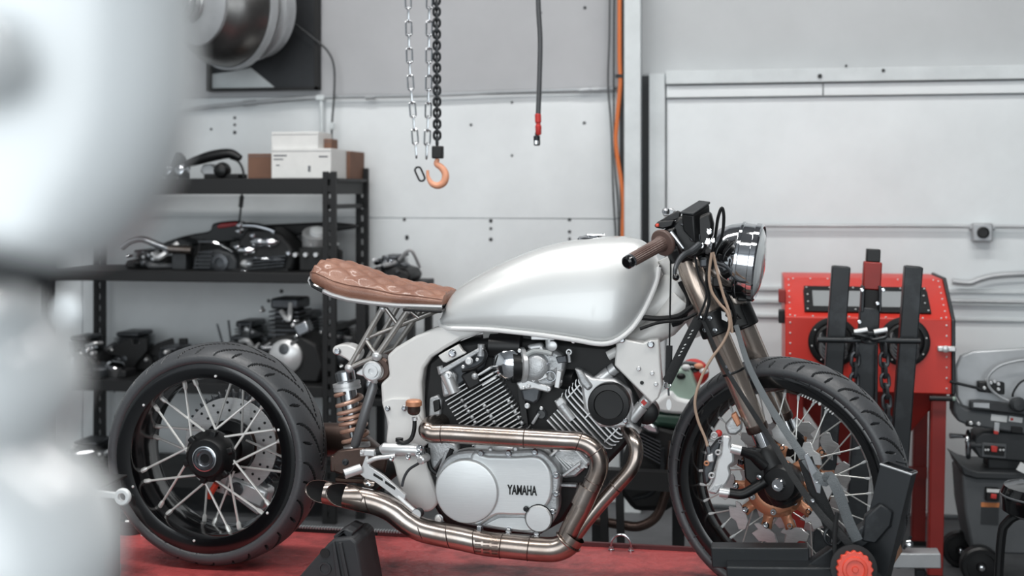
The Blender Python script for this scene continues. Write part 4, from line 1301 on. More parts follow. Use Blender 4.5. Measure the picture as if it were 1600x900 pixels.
# axle and nut
axl = P(1217, 757, YL - 0.045)
MB().lathe([(0.040, -0.06), (0.045, -0.05), (0.045, -0.01), (0.038, 0.0), (0.016, 0.002)], axl, NL, 32).build('axle_clamp', 'black', fork)
MB().lathe([(0.0165, 0), (0.0165, 0.006), (0.014, 0.009), (0.0085, 0.009), (0.008, 0.004), (0, 0.004)], axl + NL * 0.002, NL, 24).build('axle_nut', 'chrome', fork)
MB().tube([CF - NL * 0.12, axl], 0.011, 14).build('axle', 'chrome_dull', fork)
MB().lathe([(0.007, 0), (0.007, 0.005), (0.004, 0.006)], P(1238, 763, YL - 0.04), NL, 14).build('pinch_bolt', 'chrome_dull', fork)
MB().lathe([(0.006, 0), (0.006, 0.006), (0.004, 0.007)], P(1187, 745, YL - 0.05), NL, 12).build('pinch_bolt', 'chrome_dull', fork)
MB().bar(P(1200, 745, YL - 0.005), P(1238, 766, YL - 0.01), 0.05, 0.03).build('axle_lug', 'black', fork, bevel=0.01)
# triple clamps
tc = A + axf * 0.03
for d_, th in ((0.0, 0.03), (0.17, 0.06)):
    c = A + axf * d_
    b = MB()
    for s_ in (0, 1):
        b.lathe([(0.03, 0), (0.039, 0.001), (0.039, th), (0.03, th + 0.001)], c + OFF * s_, axf, 28)
    b.bar(c + axf * th / 2, c + OFF + axf * th / 2, 0.05, th * 0.95, axf)
    cl = b.build('triple_clamp', 'black', fork, bevel=0.003)
    if d_ > 0.1:
        for k in (0.014, 0.046):
            for px_ in (0, 1):
                pq = c + axf * k + NL * 0.036 + HD * (-0.01 + 0.026 * px_)
                MB().lathe([(0.006, 0), (0.006, 0.006), (0.003, 0.007)], pq, NL, 12).build('clamp_bolt', 'chrome_dull', fork)
        plate([(1127, 486), (1134, 489), (1133, 494), (1138, 497), (1136, 503), (1128, 499)], YL - 0.042, 0.004, 'clamp_mark', 'print_white', fork, 0)
# steering stop triangle bracket
MB().tube(PP([(1138, 478), (1158, 498), (1146, 499), (1138, 488)], YL + 0.03), 0.003, 8, closed=True).build('cable_guide', 'black', fork)

# ---------------------------------------------------------------- front caliper
YQ = YL - 0.045
cp = plate([(1128, 683), (1136, 681), (1142, 686), (1141, 698), (1146, 706), (1147, 722), (1140, 730), (1142, 742), (1136, 756), (1127, 764), (1117, 773), (1106, 768), (1112, 756), (1116, 740), (1120, 722), (1126, 706)], YQ, 0.03, 'front_caliper', 'alu', moto, 0.006, 2, True)
plate([(1118, 692), (1128, 686), (1122, 712), (1114, 740), (1108, 756), (1100, 758), (1098, 735), (1104, 710)], YQ + 0.012, 0.05, 'caliper_half', 'alu_dark', cp, 0.006)
plate([(1117, 757), (1130, 755), (1120, 772), (1107, 769)], YQ - 0.001, 0.006, 'caliper_end', 'alu_cast', cp, 0.003)
for px, py, r, m_ in ((1112, 743, 5, 'alu'), (1122, 707, 4.6, 'alu'), (1104, 724, 4, 'orange_anod'), (1116, 680, 5, 'alu'), (1125, 690, 3, 'chrome')):
    MB().torus(P(px, py, YQ - 0.002), ny, U(r * 0.75, YQ), U(r * 0.36, YQ), 18, 8).build('caliper_lug', m_, cp)
plate([(1105, 712), (1114, 708), (1116, 722), (1104, 724)], YQ + 0.004, 0.02, 'banjo_block', 'alu', cp, 0.003)
plate([(1132, 666), (1145, 652), (1160, 656), (1160, 672), (1150, 680), (1138, 680)], YQ + 0.03, 0.04, 'caliper_top', 'alu_cast', cp, 0.006)
plate([(1142, 650), (1150, 645), (1158, 662), (1152, 668)], YQ + 0.02, 0.03, 'pad_plate', 'orange_anod', cp, 0.003)
MB().ball(P(1123, 677, YQ + 0.01), 0.009, 12).build('bleed_cap', 'warn_red', cp)
for a_, b_ in (((1142, 700), (1158, 704)), ((1124, 768), (1140, 770))):
    MB().tube([P(*a_, YQ + 0.006), P(*b_, YQ + 0.006)], 0.0125, 16).build('mount_stud', 'alu', cp)
MB().tube([P(1156, 704, YQ + 0.006), P(1176, 710, YQ + 0.02), P(1195, 725, YQ + 0.03)], [0.011, 0.014, 0.02], 14).build('caliper_bracket', 'black', cp)
pipe([(1138, 770), (1160, 772), (1180, 762), (1196, 752)], YQ + 0.006, 0.0125, 'caliper_bracket', 'black', cp, 14)
plate([(1160, 702), (1196, 700), (1214, 735), (1200, 760), (1178, 762), (1164, 748)], YQ + 0.022, 0.02, 'bracket_web', 'black', cp, 0.004)

# ---------------------------------------------------------------- headlight
ah = Vector((0.975, -0.13, -0.13)).normalized()
qh = P(1182, 410, YB - 0.05)
rh = U(57, YB)
hl = MB().lathe([(0.02, -0.128), (rh * 0.5, -0.12), (rh * 0.78, -0.098), (rh * 0.92, -0.07), (rh * 0.985, -0.046), (rh * 1.0, -0.038), (rh * 1.0, -0.002)], qh, ah, 48).build('headlight', 'chrome', moto)
MB().lathe([(rh * 0.99, -0.045), (rh * 1.03, -0.043), (rh * 1.03, -0.037), (rh * 0.99, -0.035)], qh, ah, 48).build('rear_band', 'chrome', hl)
MB().lathe([(rh * 1.0, -0.01), (rh * 1.035, -0.008), (rh * 1.035, 0.004), (rh * 0.97, 0.008), (rh * 0.93, 0.004)], qh, ah, 48).build('bezel', 'chrome', hl)
MB().lathe([(rh * 0.95, 0.0), (rh * 0.9, 0.006), (rh * 0.7, 0.014), (rh * 0.4, 0.019), (0.0, 0.021)], qh, ah, 48).build('lens', 'lens', hl)
MB().lathe([(rh * 0.9, 0.0), (rh * 0.6, -0.04), (rh * 0.2, -0.08), (0.0, -0.085)], qh, ah, 40, caps=False).build('reflector', 'chrome', hl)
MB().box(qh - ah * 0.03 + Vector((0, 0, -rh * 1.0)), (0.035, 0.03, 0.012)).build('bottom_screw_plate', 'black', hl, bevel=0.003)
MB().tube([qh - ah * 0.07 + Vector((0, -0.04, -0.02)), P(1128, 425, YL)], 0.008, 12).build('headlight_bracket', 'alu_dark', hl)
MB().tube([qh - ah * 0.05 + Vector((0, -0.03, -0.06)), P(1126, 440, YL + 0.02)], 0.011, 12).build('headlight_bracket', 'black', hl)
MB().tube([qh - ah * 0.09 + Vector((0, 0.03, -0.03)), P(1124, 420, YL + 0.1)], 0.009, 12).build('headlight_bracket', 'black', hl)
plate([(1120, 440), (1140, 432), (1160, 446), (1170, 462), (1150, 456), (1134, 448)], YB - 0.08, 0.08, 'lower_cowl', 'black', hl, 0.006)

# ---------------------------------------------------------------- left handlebar with grip and levers
g0, g1 = P(986, 407, 2.965), P(1038, 378, 3.07)
gd = (g1 - g0).normalized()
gl = (g1 - g0).length
bars = MB().tube([g0, g1, g1 + gd * 0.09], 0.011, 16).build('handlebar', 'steel_black', moto)
b = MB()
n_ = 22
prof = [(0.014, 0.0), (0.0165, 0.004), (0.0168, gl * 0.4), (0.0175, gl * 0.82), (0.020, gl * 0.9), (0.0205, gl * 0.95)]
e1 = (Vector((0, 0, 1)) - gd * gd.z).normalized()
e2 = gd.cross(e1)
for r, h in prof:
    for j in range(n_ * 2):
        a = PI * j / n_
        rr_ = r - (0.0019 if j % 2 and 0.003 < h < gl * 0.85 else 0)
        b.v.append(g0 + gd * h + (e1 * math.cos(a) + e2 * math.sin(a)) * rr_)
m_ = n_ * 2
for i in range(len(prof) - 1):
    b.f += [(i * m_ + j, i * m_ + (j + 1) % m_, (i + 1) * m_ + (j + 1) % m_, (i + 1) * m_ + j) for j in range(m_)]
b.build('grip', 'grip_brown', bars)
MB().lathe([(0.02, gl * 0.9), (0.031, gl * 0.92), (0.033, gl * 0.94), (0.033, gl * 0.955), (0.029, gl * 0.965), (0.0285, gl * 0.975), (0.0315, gl * 0.985), (0.0315, gl * 1.0), (0.02, gl * 1.005)], g0, gd, 36).build('grip_flange', 'grip_brown', bars)
MB().lathe([(0.0, -0.020), (0.011, -0.020), (0.0155, -0.016), (0.0158, -0.006), (0.013, -0.005), (0.013, 0.003)], g0, gd, 28).build('bar_end', 'gloss_black', bars)
MB().lathe([(0.0145, -0.006), (0.0162, -0.0055), (0.0162, 0.0), (0.0145, 0.0005)], g0, gd, 28).build('bar_end_ring', 'chrome', bars)
MB().box(g1 + gd * 0.035 + Vector((0, 0, 0.002)), (0.04, 0.034, 0.045), Vector((1, 0, 0)).rotation_difference(gd).to_matrix()).build('switch_housing', 'black', bars, bevel=0.006)
MB().tube(PP([(1048, 362), (1056, 372), (1068, 388)], 3.06), [0.006, 0.0062, 0.0045], 10).build('switch_lever', 'chrome_dull', bars)
plate([(1022, 352), (1028, 346), (1046, 344), (1054, 344), (1050, 354), (1036, 358), (1024, 356)], 3.08, 0.04, 'switch_pod', 'black', bars, 0.004)
plate([(1027, 347), (1058, 329), (1064, 332), (1062, 342), (1046, 347), (1030, 350)], 3.11, 0.04, 'mirror_clamp', 'black', bars, 0.004)
MB().lathe([(0.009, 0), (0.009, 0.008), (0.006, 0.012)], P(1040, 333, 3.12), (0.2, -0.2, 1), 14).build('clamp_screw', 'chrome_dull', bars)
MB().box(P(1027, 352, 3.075), (0.008, 0.01, 0.008)).build('kill_switch', 'red_plastic', bars, bevel=0.002)
# brake master cylinder with square reservoir
mcf = plate([(1047, 356), (1060, 338), (1083, 334), (1090, 338), (1110, 330), (1115, 350), (1114, 368), (1104, 384), (1092, 400), (1080, 406), (1066, 396), (1054, 376)], 3.085, 0.08, 'front_master_cylinder', 'black', moto, 0.008)
b = MB()
top4 = [P(1064, 334, 3.07), P(1084, 336, 3.06), P(1109, 319, 3.13), P(1092, 317, 3.15)]
bot4 = [v + Vector((0.004, 0.004, -0.04 - 0.03 * (i in (1, 2)))) for i, v in enumerate(top4)]
b.v = top4 + bot4
b.f = [(0, 1, 2, 3), (7, 6, 5, 4), (0, 4, 5, 1), (1, 5, 6, 2), (2, 6, 7, 3), (3, 7, 4, 0)]
b.build('reservoir', 'black', mcf, bevel=0.004)
tl = [v + Vector((0, 0, 0.006)) for v in top4]
b = MB()
b.v = [v.lerp(sum(tl, Vector()) / 4, -0.05) for v in tl] + [v.lerp(sum(top4, Vector()) / 4, -0.05) for v in top4]
b.f = [(0, 1, 2, 3), (7, 6, 5, 4), (0, 4, 5, 1), (1, 5, 6, 2), (2, 6, 7, 3), (3, 7, 4, 0)]
b.build('reservoir_lid', 'machine_dark', mcf, bevel=0.002)
plate([(1062, 350), (1084, 347), (1080, 354), (1066, 354)], 3.075, 0.01, 'reservoir_clip', 'alu_dark', mcf, 0.002)
plate([(1076, 372), (1094, 365), (1095, 376), (1080, 378)], 3.08, 0.012, 'lever_pivot', 'alu_dark', mcf, 0.003)
for px, py, r in ((1108, 362, 5), (1106, 378, 5.5), (1096, 384, 4.5), (1114, 376, 4)):
    bolt(px, py, 3.085, r, mcf, 'chrome')
lv = spl([P(1092, 383, 3.06), P(1080, 393, 3.03), P(1068, 399, 3.0), P(1060, 408, 2.98), P(1055, 420, 2.965), P(1054, 430, 2.96)], 6)
MB().tube(lv, [0.009 - 0.0045 * i / (len(lv) - 1) for i in range(len(lv))], 10).build('brake_lever', 'alu_dark', mcf)
MB().ball(P(1056, 433, 2.96), 0.0085, 14).build('lever_ball', 'gloss_black', mcf)
# bar clamp between grip and fork
MB().bar(g1 + gd * 0.06, A + axf * 0.05, 0.03, 0.03).build('bar_clamp', 'black', bars, bevel=0.005)
# far handlebar
MB().tube([A + OFF + axf * 0.04, A + OFF * 1.7 + Vector((-0.02, 0, 0.0)), A + OFF * 2.3 + Vector((-0.06, 0, -0.02))], 0.011, 12).build('far_bar', 'steel_black', bars)
MB().tube([A + OFF * 1.75 + Vector((-0.024, 0, 0.0)), A + OFF * 2.3 + Vector((-0.06, 0, -0.02))], 0.0165, 16).build('far_grip', 'grip_brown', bars)
plate([(1033, 328), (1048, 324), (1056, 330), (1050, 338), (1036, 338)], 3.2, 0.03, 'choke_lever', 'alu_cast', bars, 0.004)

# cables and hoses
for pts, Y, r, m_ in (([(1112, 395), (1108, 430), (1112, 455), (1124, 474), (1136, 488), (1140, 510), (1130, 535), (1112, 560), (1096, 590), (1086, 625), (1090, 655), (1102, 685), (1106, 700)], 3.08, 0.0034, 'beige_line'),
                      ([(1114, 394), (1122, 430), (1130, 460), (1140, 490), (1144, 520)], 3.09, 0.0034, 'beige_line'),
                      ([(1112, 400), (1118, 368), (1122, 340), (1128, 325), (1131, 340), (1128, 370), (1118, 392), (1112, 420)], 3.14, 0.004, 'black'),
                      ([(1046, 372), (1048, 420), (1047, 480), (1046, 540), (1045, 600)], 3.16, 0.0022, 'black'),
                      ([(1002, 496), (1030, 498), (1060, 494), (1080, 480), (1092, 470)], 3.18, 0.007, 'black'),
                      ([(1000, 514), (1030, 504), (1066, 500), (1088, 490)], 3.16, 0.004, 'black'),
                      ([(1086, 400), (1092, 430), (1104, 460), (1090, 500)], 3.06, 0.0028, 'black'),
                      ([(1110, 400), (1104, 440), (1108, 470), (1100, 500)], 3.1, 0.004, 'black'),
                      ([(1062, 440), (1076, 470), (1066, 500), (1050, 508)], 3.19, 0.006, 'black'),
                      ([(1100, 420), (1120, 440), (1140, 470), (1148, 500), (1130, 520)], 3.2, 0.005, 'black'),
                      ([(1120, 402), (1145, 400), (1170, 396)], 3.22, 0.006, 'black'),
                      ([(1120, 412), (1145, 424), (1165, 420)], 3.18, 0.005, 'black'),
                      ([(1118, 410), (1136, 418), (1150, 436), (1168, 440)], 3.15, 0.0045, 'alu_dark')):
    pipe(pts, Y, r, 'control_cable', m_, fork, 8)
MB().tube(PP([(1106, 697), (1108, 708)], 3.07), 0.006, 10).build('hose_fitting', 'chrome_dull', fork)
for px, py, w, h, m_ in ((1112, 402, 10, 16, 'black'), (1120, 440, 14, 16, 'black'), (1100, 410, 12, 14, 'alu_dark'), (1132, 470, 10, 12, 'black')):
    MB().box(P(px, py, 3.14), (U(w, 3.1), 0.04, U(h, 3.1))).build('wiring_block', m_, fork, bevel=0.004)

# ---------------------------------------------------------------- key on a lanyard
ky = thing('key_lanyard', 'black lanyard with key ring hanging from the steering head', 'lanyard', P(1045, 640, 3.13))
MB().tube(PP([(1092, 498), (1068, 545), (1046, 590), (1042, 597)], 3.13), U(8, 3.1), 8, flat=0.22, up=(0, -1, 0)).build('ribbon', 'strap_black', ky)
MB().tube(PP([(1046, 540), (1045, 575), (1043, 597)], 3.14), U(5, 3.1), 8, flat=0.25, up=(0, -1, 0)).build('ribbon', 'strap_black', ky)
MB().torus(P(1043, 602, 3.13), (0.2, -1, 0.2), U(5, 3.1), 0.0014, 20, 6).build('key_ring', 'chrome', ky)
MB().tube(PP([(1044, 606), (1045, 618)], 3.13), 0.0025, 8).build('clip', 'chrome', ky)
MB().lathe([(U(5, 3.1), -0.002), (U(5, 3.1), 0.002)], P(1045, 632, 3.13), (0.1, -1, 0), 18).build('key_fob', 'plastic_white', ky).scale = (0.8, 1, 1.7)
b = MB()
for i in range(8):
    if i == 4:
        continue
    p = P(1060 + i * 2.9, 556 - i * 5.5, 3.1275)
    b.bar(p, p + Vector((0.005, 0, 0.003)), 0.0022, 0.0008)
stuff(b.build('ribbon_print', 'print_white', ky))

# ================================================================ lift, wheel vise, straps
lift = thing('motorcycle_lift', 'red steel motorcycle lift table carrying the white motorcycle', 'lift table', (-0.9, 3.27, 0))
LX0, LX1, LY0, LY1 = -2.25, -0.05, 2.90, 3.612
MB().span((LX0, LY0, LZ - 0.012), (LX1, LY1, LZ)).build('deck', 'lift_red', lift, bevel=0.002)
MB().span((LX0, LY0 + 0.01, LZ - 0.07), (LX1, LY0 + 0.05, LZ - 0.012)).build('side_beam', 'lift_dark_red', lift, bevel=0.004)
MB().span((LX0, LY1 - 0.05, LZ - 0.07), (LX1, LY1 - 0.01, LZ - 0.012)).build('side_beam', 'lift_dark_red', lift, bevel=0.004)
ex = P(590, 832, LY1).x
MB().span((ex, LY1, LZ - 0.05), (LX1, LY1 + 0.012, LZ + 0.012)).build('edge_lip', 'lift_dark_red', lift, bevel=0.002)
MB().span((LX0, LY1, LZ - 0.05), (ex - 0.003, LY1 + 0.02, LZ + 0.012)).build('rubber_edge', 'matte_black', lift, bevel=0.003)
src = None
for i in range(46):
    c = Vector((P(470, 828, LY1).x + i * 0.0085 - 0.02, LY1 + 0.008, LZ + 0.013))
    if src is None:
        src = MB().box(c, (0.005, 0.02, 0.005)).build('edge_tooth', 'machine_light', lift)
    else:
        inst(src, c, lift)
u0, u1 = P(955, 859, LY1 - 0.03), P(986, 861, LY1 - 0.03)
u0.z = u1.z = LZ
rad = (u1 - u0).length / 2
mid = (u0 + u1) / 2
MB().tube([u0] + [mid + Vector((-math.cos(a) * rad, 0, 0.018 + math.sin(a) * rad)) for a in [PI * i / 12 for i in range(13)]] + [u1], 0.0032, 10).build('tie_ring', 'chrome_dull', lift)
for q in (u0, u1):
    MB().lathe([(0.009, 0), (0.009, 0.004), (0.006, 0.006), (0.006, 0.01)], q, (0, 0, 1), 10).build('ring_nut', 'chrome_dull', lift)
MB().span((-2.05, 2.98, 0), (-0.25, 3.54, 0.05)).build('base_frame', 'lift_dark_red', lift, bevel=0.006)
for yy in (3.0, 3.52):
    for a, b in (((-1.9, 0.06), (-0.5, LZ - 0.06)), ((-1.9, LZ - 0.06), (-0.5, 0.06))):
        MB().bar((a[0], yy, a[1]), (b[0], yy, b[1]), 0.05, 0.02).build('scissor_arm', 'lift_dark_red', lift, bevel=0.003)

YV2 = 3.0
vise = thing('wheel_vise', 'black steel wheel vise clamping the front tire', 'wheel vise', (0.1, 3.1, 0))
MB().bar(P(1112, 867, YV2), P(1264, 868, YV2), U(31, YV2), 0.05).build('upper_rail', 'steel_black', vise, bevel=0.003)
MB().bar(P(1136, 903, YV2 - 0.05), P(1330, 905, YV2 - 0.05), U(44, YV2), 0.06).build('lower_rail', 'steel_black', vise, bevel=0.004)
MB().bar(P(1112, 867, YV2 + 0.5), P(1264, 868, YV2 + 0.5), U(31, YV2), 0.05).build('far_rail', 'steel_black', vise, bevel=0.003)
MB().bar(P(1250, 902, YV2 - 0.03), P(1385, 808, YV2 - 0.03), U(24, YV2), 0.045).build('diagonal_brace', 'steel_black', vise, bevel=0.003)
plate([(1352, 808), (1376, 788), (1396, 800), (1392, 822), (1368, 850), (1346, 846)], YV2 - 0.058, 0.03, 'gusset', 'steel_black', vise, 0.004)
# open square tube upright
ta, tb = P(1405, 729, 2.98), P(1352, 945, 2.98)
t_ = (tb - ta).normalized()
sd = Vector((0.93, -0.36, 0))
sd = (sd - t_ * sd.dot(t_)).normalized()
s2 = t_.cross(sd)
w2, d2 = U(23, 3), 0.024
cs4 = [sd * w2 + s2 * d2, sd * w2 - s2 * d2, -sd * w2 - s2 * d2, -sd * w2 + s2 * d2]
for j in range(4):
    c0_, c1_ = cs4[j], cs4[(j + 1) % 4]
    i0_, i1_ = c0_ * 0.86, c1_ * 0.86
    b = MB()
    b.v = [ta + c0_, ta + c1_, ta + i1_, ta + i0_, tb + c0_, tb + c1_, tb + i1_, tb + i0_]
    b.f = [(0, 3, 2, 1), (4, 5, 6, 7), (0, 1, 5, 4), (1, 2, 6, 5), (2, 3, 7, 6), (3, 0, 4, 7)]
    b.build('upright_wall', 'steel_black', vise)
MB().tube([ta + t_ * 0.004 + c * 1.01 for c in cs4], 0.0022, 6, closed=True).build('tube_rim', 'machine_light', vise)
MB().tube(PP([(1400, 728), (1416, 732), (1416, 724), (1400, 720)], 3.04), 0.003, 8).build('hook_rod', 'steel_black', vise)
MB().bar(P(1150, 930, 2.95), P(1440, 955, 2.95), 0.05, 0.3).build('base_beam', 'steel_black', vise, bevel=0.004)
MB().span((0.0, 2.95, 0.0), (0.08, 3.35, 0.2)).build('base_leg', 'steel_black', vise, bevel=0.004)
MB().span((-0.03, 2.95, 0.2), (0.42, 3.35, 0.262)).build('wheel_tray', 'steel_black', vise, bevel=0.004)
# red star knob
kq = P(1336, 890, 2.86)
kd = Vector((0.05, -0.97, 0.15)).normalized()
e1 = (Vector((0, 0, 1)) - kd * kd.z).normalized()
e2 = kd.cross(e1)
b = MB()
kp = []
for j in range(72):
    a = 2 * PI * j / 72
    kp.append(kq + (e1 * math.cos(a) + e2 * math.sin(a)) * (U(26, 2.86) + 0.0022 * math.cos(a * 16)))
b.prism(kp, -kd * 0.02)
kn = b.build('star_knob', 'red_plastic', vise, bevel=0.002)
MB().lathe([(U(19, 2.86), 0.0), (U(18, 2.86), 0.005), (U(14, 2.86), 0.006), (U(13, 2.86), 0.002), (U(5, 2.86), 0.002), (U(4, 2.86), 0.006), (0, 0.006)], kq, kd, 32).build('knob_face', 'red_plastic', kn)
MB().tube([kq - kd * 0.01, kq - kd * 0.14], 0.01, 12).build('knob_screw', 'chrome_dull', kn)
MB().lathe([(0.05, -0.03), (0.05, -0.02), (0.035, -0.018)], kq, kd, 28).build('knob_washer', 'matte_black', kn)


def strap(name, label, pts, w, m, up=(0, -1, 0), extra=None):
    t = thing(name, label, 'strap', min((P(*p) for p in pts), key=lambda v: v.z))
    q = spl([P(*p) for p in pts], 6)
    MB().tube(q, [w * (0.5 + 0.5 * min(1, i / len(q) * 1.6)) for i in range(len(q))], 8, flat=0.09, up=up).build('webbing', m, t)
    return t


s1 = strap('tie_down_strap', 'grey webbing tie-down strap running from the fork to the vise', [(1150, 508, 3.12), (1170, 572, 3.08), (1206, 640, 3.03), (1254, 712, 2.97), (1286, 752, 2.94), (1296, 744, 2.93), (1310, 770, 2.92), (1326, 815, 2.92), (1340, 845, 2.92)], U(7.8, 3), 'strap_grey')
MB().tube(PP([(1258, 716), (1272, 760), (1286, 792), (1300, 826), (1318, 846)], 2.97), U(11, 3), 8, flat=0.3, up=(0, -1, 0)).build('folded_webbing', 'strap_black', s1)
plate([(1256, 712), (1262, 708), (1284, 748), (1282, 772), (1276, 770)], 2.95, 0.006, 'buckle', 'chrome_dull', s1, 0.001)
for px, py in ((1276, 752), (1270, 782)):
    bolt(px, py, 2.945, 3.2, s1, 'chrome')
MB().torus(P(1302, 838, 2.94), (0.2, -1, 0.1), U(13, 3), 0.004, 20, 8).build('hook_ring', 'steel_black', s1)
s2_ = strap('tie_down_strap', 'narrow black tie-down strap running down the fork to the red knob', [(1098, 500, 3.10), (1128, 566, 3.09), (1166, 628, 3.07), (1206, 690, 3.05), (1244, 752, 2.98), (1284, 806, 2.93), (1316, 838, 2.9), (1360, 890, 2.9), (1400, 930, 2.9)], U(5.5, 3), 'strap_black')
b = MB()
for i in range(9):
    p = P(1134 + i * 5.4, 571 + i * 8.9, 3.083)
    b.bar(p, p + Vector((0.003, 0, -0.006)), 0.004, 0.0006)
stuff(b.build('strap_print', 'ink_grey', s2_))
pipe([(1308, 800), (1304, 840), (1306, 870), (1318, 884)], 2.9, 0.005, 'cord_end', 'strap_black', s2_, 8)

# black wedge on the deck in front of the silencer
ch = thing('wheel_chock', 'black rubber wheel chock wedge on the red lift below the exhaust', 'wheel chock', P(510, 925, 3.02))
yb_ = 300 + (CAM_H - LZ) / (3.0 / 0.957) * F
body = plate([(432, yb_), (512, 850), (520, 843), (548, 840), (557, 848), (574, yb_)], 3.0, 0.15, 'wedge', 'rubber_grey', ch, 0.006)
plate([(524, 846), (536, 833), (546, 846), (556, 846), (549, 838), (553, 832), (540, 826), (520, 838)], 3.02, 0.09, 'ridge', 'rubber_grey', ch, 0.004)
for pts in ([(518, 848), (522, 846), (540, yb_), (530, yb_)], [(528, 848), (533, 848), (553, yb_), (546, yb_)]):
    plate(pts, 2.992, 0.02, 'rib', 'rubber_grey', ch, 0.002)
MB().lathe([(0.016, 0.0), (0.016, 0.004), (0.012, 0.004), (0.011, 0.001), (0, 0.001)], P(508, 888, 3.0), ny, 20).build('hole_ring', 'rubber_grey', ch)
MB().lathe([(0.012, 0.0), (0.012, 0.003)], P(508, 864, 3.0), ny, 20).build('hole', 'matte_black', ch)

# bottles at the left end of the deck
t = thing('plastic_bottle', 'white translucent plastic bottle on the left end of the lift', 'bottle', P(168, 885, 3.12))
q = P(165, 884, 3.12)
q.z = LZ
MB().lathe([(0.034, 0), (0.038, 0.004), (0.036, 0.02), (0.033, 0.10), (0.026, 0.13), (0.014, 0.145), (0.014, 0.165)], q, (0, 0, 1), 28).build('body', 'plastic_white', t)
MB().lathe([(0.0385, 0.001), (0.0385, 0.022), (0.037, 0.024)], q, (0, 0, 1), 28).build('foot_ring', 'grey_soft', t)
MB().lathe([(0.016, 0.158), (0.016, 0.178), (0, 0.179)], q, (0, 0, 1), 20).build('cap', 'plastic_white', t)
q = P(205, 838, 3.52)
q.z = LZ
t = thing('black_can', 'squat black can on the lift behind the rear tire', 'can', q)
MB().lathe([(0.042, 0), (0.044, 0.004), (0.044, 0.04), (0.04, 0.045)], q, (0, 0, 1), 28).build('body', 'gloss_black', t)
MB().lathe([(0.036, 0.045), (0.036, 0.062), (0.033, 0.065), (0, 0.064)], q, (0, 0, 1), 28).build('lid', 'black', t)
q = P(237, 838, 3.5)
t = thing('small_white_box', 'small pale cardboard box beside the black can', 'box', Vector((q.x, q.y, LZ)))
MB().box((q.x, q.y, LZ + 0.012), (0.05, 0.04, 0.024)).build('carton', 'white_card', t, bevel=0.001)
MB().box((q.x, q.y - 0.0205, LZ + 0.012), (0.03, 0.0008, 0.008)).build('label', 'ink_grey', t)

# ================================================================ engine hoist
YG = 4.1
ho = thing('engine_hoist', 'black steel engine hoist with chain standing before the red cabinet', 'engine hoist', P(1360, 890, YG))
for a, c, w in (((1314, 416), (1281, 884), 13.5), ((1427, 416), (1392, 884), 13)):
    A0, B0 = P(a[0], a[1], YG), P(c[0], c[1], YG)
    MB().bar(A0, B0, U(w * 2, YG), 0.05).build('upright', 'steel_black', ho, bevel=0.004)
    d = (B0 - A0).normalized()
    MB().bar(A0 - d * 0.001, A0 + d * 0.003, U(w * 1.5, YG), 0.04).build('tube_end', 'machine_dark', ho)
MB().bar(P(1359, 480, YG), P(1332, 884, YG), U(29, YG), 0.055).build('mast', 'steel_black', ho, bevel=0.004)
MB().bar(P(1363.5, 409, YG), P(1361, 452, YG), U(26, YG), 0.05).build('boom', 'red_dark', ho, bevel=0.004)
MB().bar(P(1364.5, 389, YG), P(1363.5, 409, YG), U(20, YG), 0.042).build('boom_insert', 'black', ho, bevel=0.003)
MB().bar(P(1361, 452, YG), P(1360, 484, YG), U(21, YG), 0.045).build('mast_socket', 'matte_black', ho, bevel=0.003)
for s_ in (-1, 1):
    MB().bar(P(1361 + 13 * s_, 446, YG - 0.02), P(1360 + 14 * s_, 486, YG - 0.02), U(4, YG), 0.06).build('mast_cheek', 'steel_black', ho, bevel=0.002)
for px, py in ((1347, 453), (1380, 453), (1371, 474), (1343, 503)):
    bolt(px, py, YG - 0.05, 3.2, ho, 'chrome_dull')
MB().tube(PP([(1277, 531), (1438, 533)], YG - 0.07), U(4.2, YG), 14).build('crossbar', 'steel_black', ho)
chain(PP([(1338, 524), (1360, 528), (1384, 524)], YG - 0.09), U(22, YG), U(14, YG), U(2.6, YG), 'steel_black', ho, 'shackle_link', 0.8)
for px, py in ((1345, 517), (1376, 517)):
    MB().lathe([(0.008, -0.02), (0.008, 0.02)], P(px, py, YG - 0.09), (1, 0, 0.2), 10).build('shackle_bolt', 'alu', ho)
chain(PP([(1338, 538), (1335, 590), (1332, 640)], YG - 0.07), U(21, YG), U(12, YG), U(2.6, YG), 'alu_dark', ho, 'chain_link')
chain(PP([(1381, 538), (1382, 580), (1386, 640), (1384, 700)], YG - 0.07), U(21, YG), U(12, YG), U(2.6, YG), 'alu_dark', ho, 'chain_link')
MB().tube(PP([(1370, 540), (1369, 640)], YG - 0.05), U(2, YG), 8).build('hanging_rod', 'alu_dark', ho)
MB().bar(P(1275, 871, YG), P(1468, 872, YG), U(22, YG), 0.07).build('base_beam', 'machine_light', ho, bevel=0.004)
for px in (1300, 1438):
    q = P(px, 872, YG)
    MB().box((q.x, q.y + 0.01, q.z - 0.055), (0.03, 0.03, 0.04)).build('caster_fork', 'steel_black', ho, bevel=0.003)
    MB().lathe([(0.03, -0.012), (0.036, -0.008), (0.036, 0.008), (0.03, 0.012)], (q.x, q.y + 0.01, 0.036), (1, 0.2, 0), 20).build('caster_wheel', 'matte_black', ho)
MB().lathe([(0.012, 0), (0.012, 0.014), (0.008, 0.016)], P(1420, 850, YG - 0.02), (0, -1, 0.3), 10).build('base_pin', 'chrome', ho)
MB().tube(PP([(1412, 858), (1424, 838)], YG - 0.02), 0.004, 8).build('base_pin', 'steel_black', ho)
plate([(1397, 858), (1402, 848), (1408, 852), (1410, 862), (1398, 880), (1391, 884)], YG - 0.4, 0.06, 'wood_chock', 'wood', ho, 0.002)

